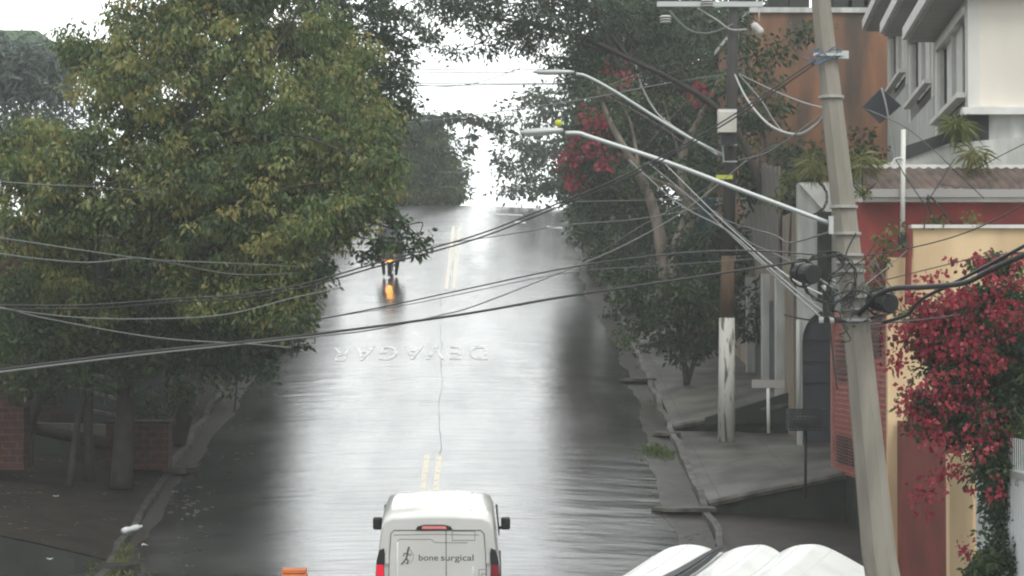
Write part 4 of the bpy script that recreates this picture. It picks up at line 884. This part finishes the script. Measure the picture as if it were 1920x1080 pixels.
# left roadside trees (also what the wet road mirrors)
GL='roadside trees along the left pavement'
for i,(Y,px,py,rx,ry,lb) in enumerate(((58,380,520,120,150,'dense roadside tree just behind the big left tree'),(66,445,470,90,150,'second roadside tree up the left pavement'),(76,480,430,88,140,'third roadside tree up the left pavement'),(88,545,400,68,110,'fourth roadside tree up the left pavement'),(103,600,370,50,75,'topmost roadside tree just before the crest on the left'))):
    bt=Vector((-8.2,Y,zr(Y)+.2))
    tree('tree',lb,'tree',bt,[(px,py,Y,rx,ry,2.4),(px-60,py+70,Y,rx*.8,ry*.8,2.2),(px-90,py-90,Y,rx,ry*.8,2.2),(px-120,py+20,Y,rx,ry,2.2)],L['dark'] if i%2 else L['mid'],dens=5,per=44,leaf=.22,spread=.6,limbs=8,tint=(.0,.5),group=GL)
bt=Vector((-9.6,50,zr(50)+.5))
tree('shrub','dark shrub mass at the lower left edge','shrub',bt,[(60,560,49,110,90),(170,600,50,100,80),(30,660,49,80,80),(120,520,50,90,60),(110,670,50,80,40,.6),(290,600,48,90,80),(200,640,47.5,120,50,.8),(170,700,47.5,90,34,.6),(60,700,47.5,80,34,.6),(260,680,47.5,60,34,.6),(60,640,47,90,60,.8),(20,560,47,60,60,.8)],L['mid'],dens=9,per=34,leaf=.14,spread=.35,limbs=10,tint=(0,.7))
bt=Vector((-8.4,57,zr(57)+.2))
tree('shrub','low weeds and shrubs on the left verge beside the slim post','shrub',bt,[(370,690,57,60,40),(420,700,60,35,40),(300,720,56,40,36),(340,770,54,26,22,.5)],L['mid'],dens=6,per=30,leaf=.12,spread=.3,limbs=6,tint=(0,.6))
bt=Vector((-15.5,75,zr(75)))
tree('palm_like_tree','pale grey-green tree at the top left corner','tree',bt,[(50,150,75,95,80),(110,200,75,60,60),(0,230,75,80,80),(120,120,75,50,40),(60,290,75,90,60),(20,100,75,80,40)],L['grey'],dens=7,per=30,leaf=.34,spread=.65,limbs=12,tint=(.1,.9),aspect=.2)
b=MB(); b.box2((P(-80,50,90).x,90,zpx(150,90)),(P(70,50,90).x,98,zpx(58,90))); b.build('green_roof_house',mat('faded_green_sheet',(.2,.3,.17),.7),label='pale green roofed building peeking at the top left',cat='building')
# top centre canopy from the right
bt=Vector((8.6,60,zr(60)+.2))
can=[(900,30,60,110,40),(1000,60,60,90,45),(1090,40,60,110,60),(820,10,60,80,30),(1010,-10,60,200,50),(1180,40,61,110,70),(1120,110,61,70,40),(1240,90,61,80,60),(930,75,60,50,30,.8),(800,70,60,40,25,.6),(855,100,60,30,14,.5),(1080,120,60,55,35),(1000,100,60,30,16,.5)]
tree('tree','airy dark canopy arching over the street at top centre','tree',bt,can,L['dark'],dens=12,per=32,leaf=.125,spread=.34,
     trunk=[[(bt,.11),(P(1420,330,61),.10),(P(1340,200,61),.08),(P(1180,110,60),.06),(P(1060,60,60),.06),(P(900,30,60),.03)],[(P(1160,130,60),.08),(P(1120,20,60),.05),(P(1110,-60,60),.04)]],limbs=30,tint=(.1,.95),aspect=.4)
# right tree beyond crest, see-through
bt=Vector((4.6,120,zr(120)))
tree('tree','see-through tree right of the sky gap at the crest','tree',bt,[(1010,200,120,60,55),(1060,170,120,60,45),(975,290,120,50,60),(1030,300,119,60,60),(985,360,118,62,30),(1060,360,118,60,40),(1090,260,119,60,80),(960,240,120,36,30)],L['dark'],dens=2.6,per=30,leaf=.27,spread=.75,limbs=26,tint=(.2,1),trad=.25,
     trunk=[[(bt,.25),(P(1080,380,120),.2),(P(1060,260,120),.12),(P(1020,180,120),.06)]])
# vine garland hanging across the gap
bt=P(930,215,100)
vl=[(800+k*14,238-10*math.sin(k*.5)+(-1.8*k),112,10,8,.3) for k in range(10)]+[(885,255,112,4,10,.1),(883,278,112,3,8,.1),(936,250,112,5,16,.1)]
o=leaves('vine_garland',L['dark'],None,blobclumps(vl,9),26,.24,.34,.5,(.0,.5)); props(o,'leafy vine garland sagging across the sky gap','vine')
# right mass of trees behind poles
GR='tall trees on the right behind the poles'
bt=Vector((8.5,84,zr(84)))
tree('tree','tall dark tree mass behind the pale forked trunks','tree',bt,[(1200,150,84,110,100),(1130,230,84,70,90),(1110,110,86,60,60),(1100,360,88,50,50),(1300,100,84,110,110),(1180,280,84,110,90),(1290,270,84,110,110),(1360,200,82,70,130),(1120,330,84,70,60),(1250,20,84,140,70),(1390,60,80,60,80),(1340,380,82,90,90),(1180,390,84,90,50)],L['mid'],dens=9,per=50,leaf=.2,spread=.55,limbs=12,tint=(0,.5),trad=.3,group=GR)
bt=Vector((6.0,76,zr(76)+.2))
tree('tree','pale forked trunk tree with peeling bark on the right bank','tree',bt,[(1150,190,76,60,45),(1350,130,76,60,50),(1200,330,76,50,40),(1120,160,76,40,40),(1400,330,75,45,60),(1300,200,76,60,40)],L['mid'],dens=5,per=30,leaf=.15,spread=.36,
     trunk=[[(Vector((6.0,76,zr(76))),.24),(P(1242,475,76),.2),(P(1228,400,76),.17),(P(1200,330,76),.15),(P(1150,240,76),.09),(P(1120,170,76),.05)],
            [(Vector((6.2,76,zr(76))),.24),(P(1268,475,75.8),.24),(P(1290,400,75.8),.17),(P(1278,320,75.8),.14),(P(1290,265,75.8),.12),(P(1335,180,75.8),.09),(P(1372,95,75.8),.05)],
            [(P(1268,470,75.6),.18),(P(1310,400,75.4),.12),(P(1345,330,75.2),.06)]],bark='trunkpale',limbs=12,tint=(.1,.8))
bt=Vector((8.0,63,zr(63)+.3))
tree('tree','dark leafy tree over the garden wall below the orange building','tree',bt,[(1345,300,62,70,90),(1380,180,63,45,110),(1440,230,63,50,50),(1500,60,63,60,18),(1450,120,63,30,70),(1440,330,62,60,50),(1500,300,61,60,55),(1560,290,61,60,50),(1620,280,61,50,40),(1400,60,63,30,70),(1340,420,64,50,60),(1470,440,63,60,90),(1400,460,64,50,80)],L['mid'],dens=5,per=36,leaf=.17,spread=.42,limbs=14,tint=(0,.5),trad=.14)
def boug(name,label,base,lb,fb,dens,per,leaf,spread,fd,fper,tint=(.0,.6),pale=None):
    def ex(t):
        cl=blobclumps(fb,fd); leaves('blossom',L['red'],t,cl,fper,leaf*.9,spread*.7,.2,(.1,.9),.75)
    return tree(name,label,'bougainvillea',base,lb,L['mid'],dens=dens,per=per,leaf=leaf,spread=spread,limbs=10,tint=tint,extra=ex,trad=.08)
boug('bougainvillea','far red bougainvillea climbing left of the pale forked trunks',Vector((4.9,92,zr(92))),[(1100,300,92,50,90),(1150,130,90,40,60),(1110,420,92,50,50)],[(1115,235,82,50,40),(1075,300,83,30,60),(1110,350,84,60,24),(1140,300,81,30,30),(1178,88,79,28,22),(1150,150,79,38,42),(1300,170,75,34,24),(1120,270,81,20,30)],5,36,.2,.5,3.6,18)
# hedge on the right near the crest, and roadside bush
bt=Vector((5.2,98,zr(98)))
tree('hedge','long dark hedge on the right bank below the crest','hedge',bt,[(1140,420,98,64,40,4),(1110,400,104,36,24,4),(1180,450,92,70,45,3),(1120,450,98,30,35,2),(1220,430,88,70,60,3),(1150,500,86,50,50,2)],L['mid'],dens=6,per=40,leaf=.2,spread=.5,limbs=8,tint=(.05,.75))
bt=Vector((5.3,62,zr(62)))
tree('roadside_bush','dark bushy tree on the right kerb left of the whitewashed pole','tree',bt,[(1240,550,62,85,65),(1180,530,62,45,45),(1300,590,62,55,80),(1215,620,62,60,50),(1330,520,63,50,50),(1280,660,62,35,30,.5)],L['mid'],dens=8,per=40,leaf=.15,spread=.36,limbs=16,tint=(0,.6),
     trunk=[[(bt+Vector((.05,0,0)),.09),(P(1278,650,62),.07),(P(1260,560,62),.05)],[(bt+Vector((.05,0,0)),.07),(P(1310,640,62),.05),(P(1310,560,62),.03)]],bark='trunk')
bt=Vector((6.9,70,zr(70)+.3))
tree('shrub','dark shrubs along the wall behind the right bush','shrub',bt,[(1330,560,72,60,70),(1380,500,70,40,70),(1410,520,66,36,60,1.0),(1350,460,66,50,50,1.0),(1300,470,72,50,40,1.0),(1330,640,64,40,40,.6),(1370,600,64.5,50,50,.5),(1420,590,62,30,50,.4),(1440,540,62,34,50,.4),(1200,580,76,70,50),(1160,600,80,36,45,1.0)],L['dark'],dens=7,per=40,leaf=.18,spread=.42,limbs=6,tint=(0,.6))
bt=Vector((7.3,52,CAMZ+2.2))
tree('climbing_plant','green creeper spilling over the wall right of the leaning pole','plant',P(1650,520,40.6),[(1640,500,40.6,26,40,.2),(1665,440,40.6,20,36,.2),(1640,545,40.6,18,22,.2)],L['fern'],dens=16,per=30,leaf=.10,spread=.16,limbs=4,tint=(0,.6),trad=.02)
tree('climbing_plant','ragged creeper on the board fence left of the leaning pole','plant',P(1480,480,54.5),[(1490,330,54.5,35,34,.4),(1530,300,54.5,24,30,.3),(1460,380,55.5,24,40,.3)],L['fern'],dens=8,per=30,leaf=.13,spread=.24,limbs=4,tint=(0,.6),trad=.03)
tree('planter_shrub','olive shrub on the cream wall coping','plant',P(1800,430,40.95),[(1800,412,40.95,55,16,.25),(1760,418,40.95,30,12,.2)],L['yg'],dens=18,per=30,leaf=.07,spread=.14,limbs=3,tint=(.1,.7),trad=.02)
tree('planter_shrub','yellowish tuft on the tiled roof beside the leaning pole','plant',P(1620,375,41.0),[(1618,358,41.0,20,14,.2)],L['fern'],dens=22,per=30,leaf=.08,spread=.14,limbs=2,tint=(.3,.9),trad=.02)
# near bougainvillea
bt=Vector((8.1,34.5,zr(34)))
boug('bougainvillea','large red and green bougainvillea spilling over the right walls',bt,
   [(1860,600,34.5,90,90),(1910,820,34.5,55,160),(1900,700,34.3,80,110),(1790,660,34,80,85),(1890,760,34.5,90,120),(1800,770,34,65,65),(1900,930,34,60,120),(1740,620,34,45,60),(1860,1060,33.5,50,50),(1745,770,34,45,55,.4),(1900,640,34,60,100),(1860,860,34,45,60,.5),(1870,500,34,60,22,.3)],
   [(1770,590,33.4,55,50,.5),(1720,630,33.4,45,50,.4),(1690,670,33.6,28,38,.3),(1730,560,33.4,45,22,.3),(1800,560,33.3,60,30,.3),(1680,620,33.5,22,40,.3),(1850,500,33.3,50,20,.3),(1800,620,33.2,130,120,.7),(1800,800,33.4,110,140,.6),(1880,600,33.0,40,40,.3),(1700,760,33.5,30,40,.3),(1800,640,33.2,50,45,.4),(1740,790,33.4,55,60,.4),(1800,488,33.9,20,14,.2),(1890,545,33.3,60,50,.4),(1840,700,33.2,40,26,.3),(1905,480,33.6,18,18,.2),(1770,880,33.6,30,30,.3),(1810,1030,33.2,12,14,.15),(1740,930,33.6,30,36,.3),(1860,930,33.0,12,12,.15)],
   75,40,.088,.20,25,10)
# small things: grass by the right kerb and verge weeds
def grass(px,py,rx,ry,n,lb):
    V=[];cl=[]
    for i in range(n):
        x=random.gauss(px,rx); y=random.gauss(py,ry); Y=F/((y-(HOR-G*F))/10.0); c=ground_pt(x,Y,0); c.z=road_z(min(c.x,XR),Y)+.02; cl.append(tuple(c))
    o=leaves('grass',L['fern'] if 'verge' in lb else M['grassm'],None,np.array(cl),14,.12,.08,-1.2,(.1,.9),.14); props(o,lb,kind='stuff')
grass(1237,829,15,5,60,'green grass tuft by the right kerb'); grass(215,1030,20,22,120,'yellowish verge grass at the lower left'); grass(400,725,14,14,40,'verge weeds along the left kerb')
grass(1225,580,22,60,60,'weeds on the right kerb below the bush')
def fallen(n, x0, x1, y0, y1, zf, lb, m):
    cl=[(x,y,zf(x,y)+.012) for x,y in ((random.uniform(x0,x1),random.uniform(y0,y1)) for _ in range(n))]
    o=leaves('fallen_leaves',m,None,np.array(cl),3,.10,.16,0,(.1,.95),.6); me=o.data
    a=np.empty(len(me.vertices)*3,np.float32); me.vertices.foreach_get('co',a); a=a.reshape(-1,3); zz=np.repeat(np.array(cl)[:,2],12)-o.location.z
    a[:,2]=zz+(a[:,2]-zz)*.10; me.vertices.foreach_set('co',a.ravel()); me.update(); props(o,lb,kind='stuff')
def zpl(x,y):
    for (a0,a1,k0,k1,h0,h1,_) in LT:
        if a0<=y<a1:
            t=(y-a0)/(a1-a0); zk=zr(a0)-.2+k0+(zr(a1)-.2+k1-zr(a0)+.2-k0)*t; zh=zr(a0)+h0+(zr(a1)+h1-zr(a0)-h0)*t; u=min(1,max(0,(XL-.15-x)/(10.6-6.7))); return zk+(zh-zk)*u
    return zr(y)
LMF=leafmat('fallen_leaf_litter',[(.05,.035,.02),(.16,.09,.04),(.32,.20,.09),(.10,.12,.04)],.1,.6)
fallen(260,-10.2,-6.7,38,58,zpl,'fallen leaves scattered on the left pavement',LMF)
fallen(120,XL+.05,XL+1.6,38,75,lambda x,y:road_z(x,y),'fallen leaves in the left gutter',LMF)
fallen(120,XR-.9,XR-.05,36,80,lambda x,y:road_z(x,y),'fallen leaves in the right gutter',LMF)
# ================================================================== CABLES
def cable(pts,Y0,Y1_,r,m,label,group='overhead cables',twin=0,name='overhead_cable'):
    n=len(pts); xs_=np.array([p[0] for p in pts],float); b=MB()
    def mk(dy,dz):
        pp=[P(x,y+dz,Y0+(Y1_-Y0)*((x-xs_[0])/(xs_[-1]-xs_[0]) if abs(xs_[-1]-xs_[0])>1 else i/(n-1))+dy) for i,(x,y) in enumerate(pts)]
        b.tube(smoothline(pp,6),r,6)
    mk(0,0)
    if twin: mk(.04,twin)
    return b.build(name,m,label=label,cat='cable',group=group,smooth=True)
cable([(-40,698),(250,662),(560,630),(850,592),(1060,556),(1300,520),(1500,490),(1580,478)],25,26.8,.014,'cable','thick dark cable crossing the whole street lowest to the right pole')
cable([(-40,703),(250,667),(560,634),(700,618),(830,590),(900,570),(1070,503),(1180,455),(1290,390),(1400,300)],25.3,50,.012,'cablegrey','cable rising from the thick dark cable towards the forked trunk')
cable([(-60,570),(0,572),(160,572),(330,560),(450,553),(570,532),(700,495),(880,445),(1000,400),(1190,320),(1360,225),(1530,112)],25,26.8,.009,'cable','twisted pair rising steeply to the blue ties on the leaning pole',twin=7)
cable([(-60,562),(0,576),(100,600),(300,634),(470,645),(545,652)],24,34,.009,'cablegrey','pale cable sagging across the lower left foliage to the twigs')
cable([(-60,568),(0,578),(130,594),(260,598),(420,590),(560,556),(640,540)],24,33,.007,'cablegrey','thin middle cable sagging under the twisted pair at left')
cable([(-40,440),(0,446),(270,485),(400,492),(560,500),(600,508)],28,44,.010,'cablegrey','upper of two pale cables crossing the big left tree')
cable([(-40,470),(70,485),(170,492),(260,484),(330,495),(420,512),(500,515),(590,508)],28,44,.010,'cablegrey','lower wavy pale cable crossing the big left tree')
cable([(-40,336),(60,345),(200,352),(330,366)],29,45,.008,'cablegrey','faint short cable high on the big left tree')
cable([(560,606),(720,575),(860,545),(1060,503),(1240,478),(1400,470),(1560,480)],44,27,.0105,'cable','medium cable above the thick one crossing the bright road')
cable([(600,598),(760,572),(860,552),(1060,512),(1250,497),(1500,480)],60,50,.010,'cablegrey','faint double of the medium cable over the bright road')
cable([(700,480),(800,462),(950,440),(1060,422),(1200,410),(1360,380)],80,56,.014,'cablegrey','thin faint cable just below the crest')
cable([(1080,378),(1180,376),(1300,373),(1400,372)],60,56,.012,'cablegrey','short level cable from the crest edge to the dark pole')
for i,(a,b_,c,lb) in enumerate(((128,131,130,'topmost distant wire across the sky gap'),(134,136,134,'second distant wire across the sky gap'),(150,160,104,'slanting distant wire across the sky gap'),(155,157,156,'third level distant wire across the sky gap'),(163,160,158,'lowest level wire in the upper sky gap'))):
    cable([(700,a),(870,b_),(1040,c),(1090,c-2)],118,118,.022,'cablegrey',lb,group='distant wires over the crest')
for i,(yy,lb) in enumerate(((322,'upper thin wire low in the sky gap at the crest'),(350,'lower thin wire low in the sky gap at the crest'))):
    cable([(820,yy),(900,yy+2),(980,yy-1)],118,118,.016,'cablegrey',lb,group='distant wires over the crest')
cable([(600,235),(780,228),(930,210),(1100,185),(1240,158),(1372,138)],100,55,.015,'cablegrey','long thin wire from the sky gap to the top of the dark pole')
cable([(1378,140),(1400,185),(1440,232),(1490,252),(1530,235),(1552,205)],54.7,27.2,.022,'cablepale','thick pale hose swooping between the two poles')
cable([(1385,138),(1440,165),(1500,190),(1555,205)],54.7,27.2,.014,'cablegrey','straight thin cable from the dark pole to the leaning pole')
cable([(1385,140),(1425,185),(1450,225),(1470,250)],54.7,50,.018,'cablegrey','short dropping cable right of the dark pole')
cable([(1385,300),(1440,285),(1540,215),(1555,200)],54,27.2,.012,'cablegrey','thin cable from the bracket level up to the leaning pole')
cable([(1192,120),(1205,165),(1235,215),(1290,255),(1345,290)],62,54.5,.022,'cablepale','pale hose hanging into the upper lamp arm')
cable([(1255,20),(1290,55),(1330,62),(1375,45)],54.8,54.8,.02,'cablegrey','loop of wire under the pole crossarm')
cable([(1308,15),(1345,38),(1370,55),(1400,55)],54.8,54.8,.02,'cablepale','short stay below the pole crossarm')
cable([(1180,300),(1270,380),(1360,430),(1440,500),(1530,575),(1560,590)],60,27.2,.016,'cablegrey','left strand of the diagonal bundle falling to the leaning pole')
cable([(1215,305),(1300,375),(1370,440),(1450,515),(1545,600)],60,27.2,.014,'cablegrey','middle strand of the diagonal bundle falling to the leaning pole')
cable([(1240,300),(1330,390),(1400,455),(1480,520),(1560,560)],60,27.2,.012,'cablepale','right strand of the diagonal bundle falling to the leaning pole')
cable([(1340,395),(1400,450),(1440,470),(1500,500),(1570,545)],54.5,27.2,.014,'cable','dark slack strand between the poles')
cable([(1330,400),(1380,420),(1450,440),(1480,455),(1540,440),(1570,430)],54.5,27.2,.012,'cable','thin dark slack cable looping up to the pole bands')
cable([(1130,470),(1200,425),(1290,375),(1420,290),(1460,270)],70,56,.016,'cablegrey','cable climbing right past the forked trunks')
cable([(1470,590),(1520,600),(1565,595)],27.1,27.1,.010,'cable','short dark tail left of the pole clutter')
cable([(1610,590),(1660,545),(1740,538),(1810,530),(1860,505),(1960,460)],26.8,24,.030,'cable','thick black bundle running right off the leaning pole')
cable([(1655,605),(1700,590),(1730,560),(1800,525),(1960,440)],26.7,24,.020,'cable','second black bundle joining the thick one at right')
cable([(1600,612),(1660,606),(1740,598),(1800,590)],26.8,32,.010,'cable','low thin cable right of the leaning pole')
cable([(1620,480),(1720,462),(1800,440),(1870,410),(1960,360)],27.2,24,.007,'cable','thin line across the cream wall, upper')
cable([(1640,530),(1760,500),(1850,480),(1960,470)],27.2,24,.006,'cable','thin line across the cream wall, lower')
cable([(1625,205),(1700,240),(1760,290),(1800,330)],27.2,42,.008,'cablegrey','thin line from the leaning pole down to the tiled roof')
cable([(1690,360),(1800,330),(1880,290),(1960,250)],43,40,.008,'cable','thin line rising right of the white mast')
cable([(1590,560),(1640,520),(1700,470),(1715,440)],27.1,42.5,.009,'cablegrey','service drop to the foot of the white mast')
cable([(1570,730),(1560,650),(1556,600)],26.8,26.8,.010,'cable','vertical dark tail under the pole clutter')
# ================================================================== HAZE
HAZE=True
if HAZE:
    b=MB(); b.box2((-420,-80,-40),(420,620,70)); o=b.build('haze',mat('haze_air',(1,1,1)),kind='stuff',label='thin grey rain haze filling the street')
    m=bpy.data.materials.new('rain_haze'); m.use_nodes=True; t=m.node_tree; t.nodes.clear(); oo=t.nodes.new('ShaderNodeOutputMaterial'); v=t.nodes.new('ShaderNodeVolumePrincipled')
    v.inputs['Color'].default_value=(.93,.95,.94,1); v.inputs['Density'].default_value=.0014; v.inputs['Anisotropy'].default_value=.2
    t.links.new(v.outputs[0],oo.inputs['Volume']); o.data.materials.clear(); o.data.materials.append(m)
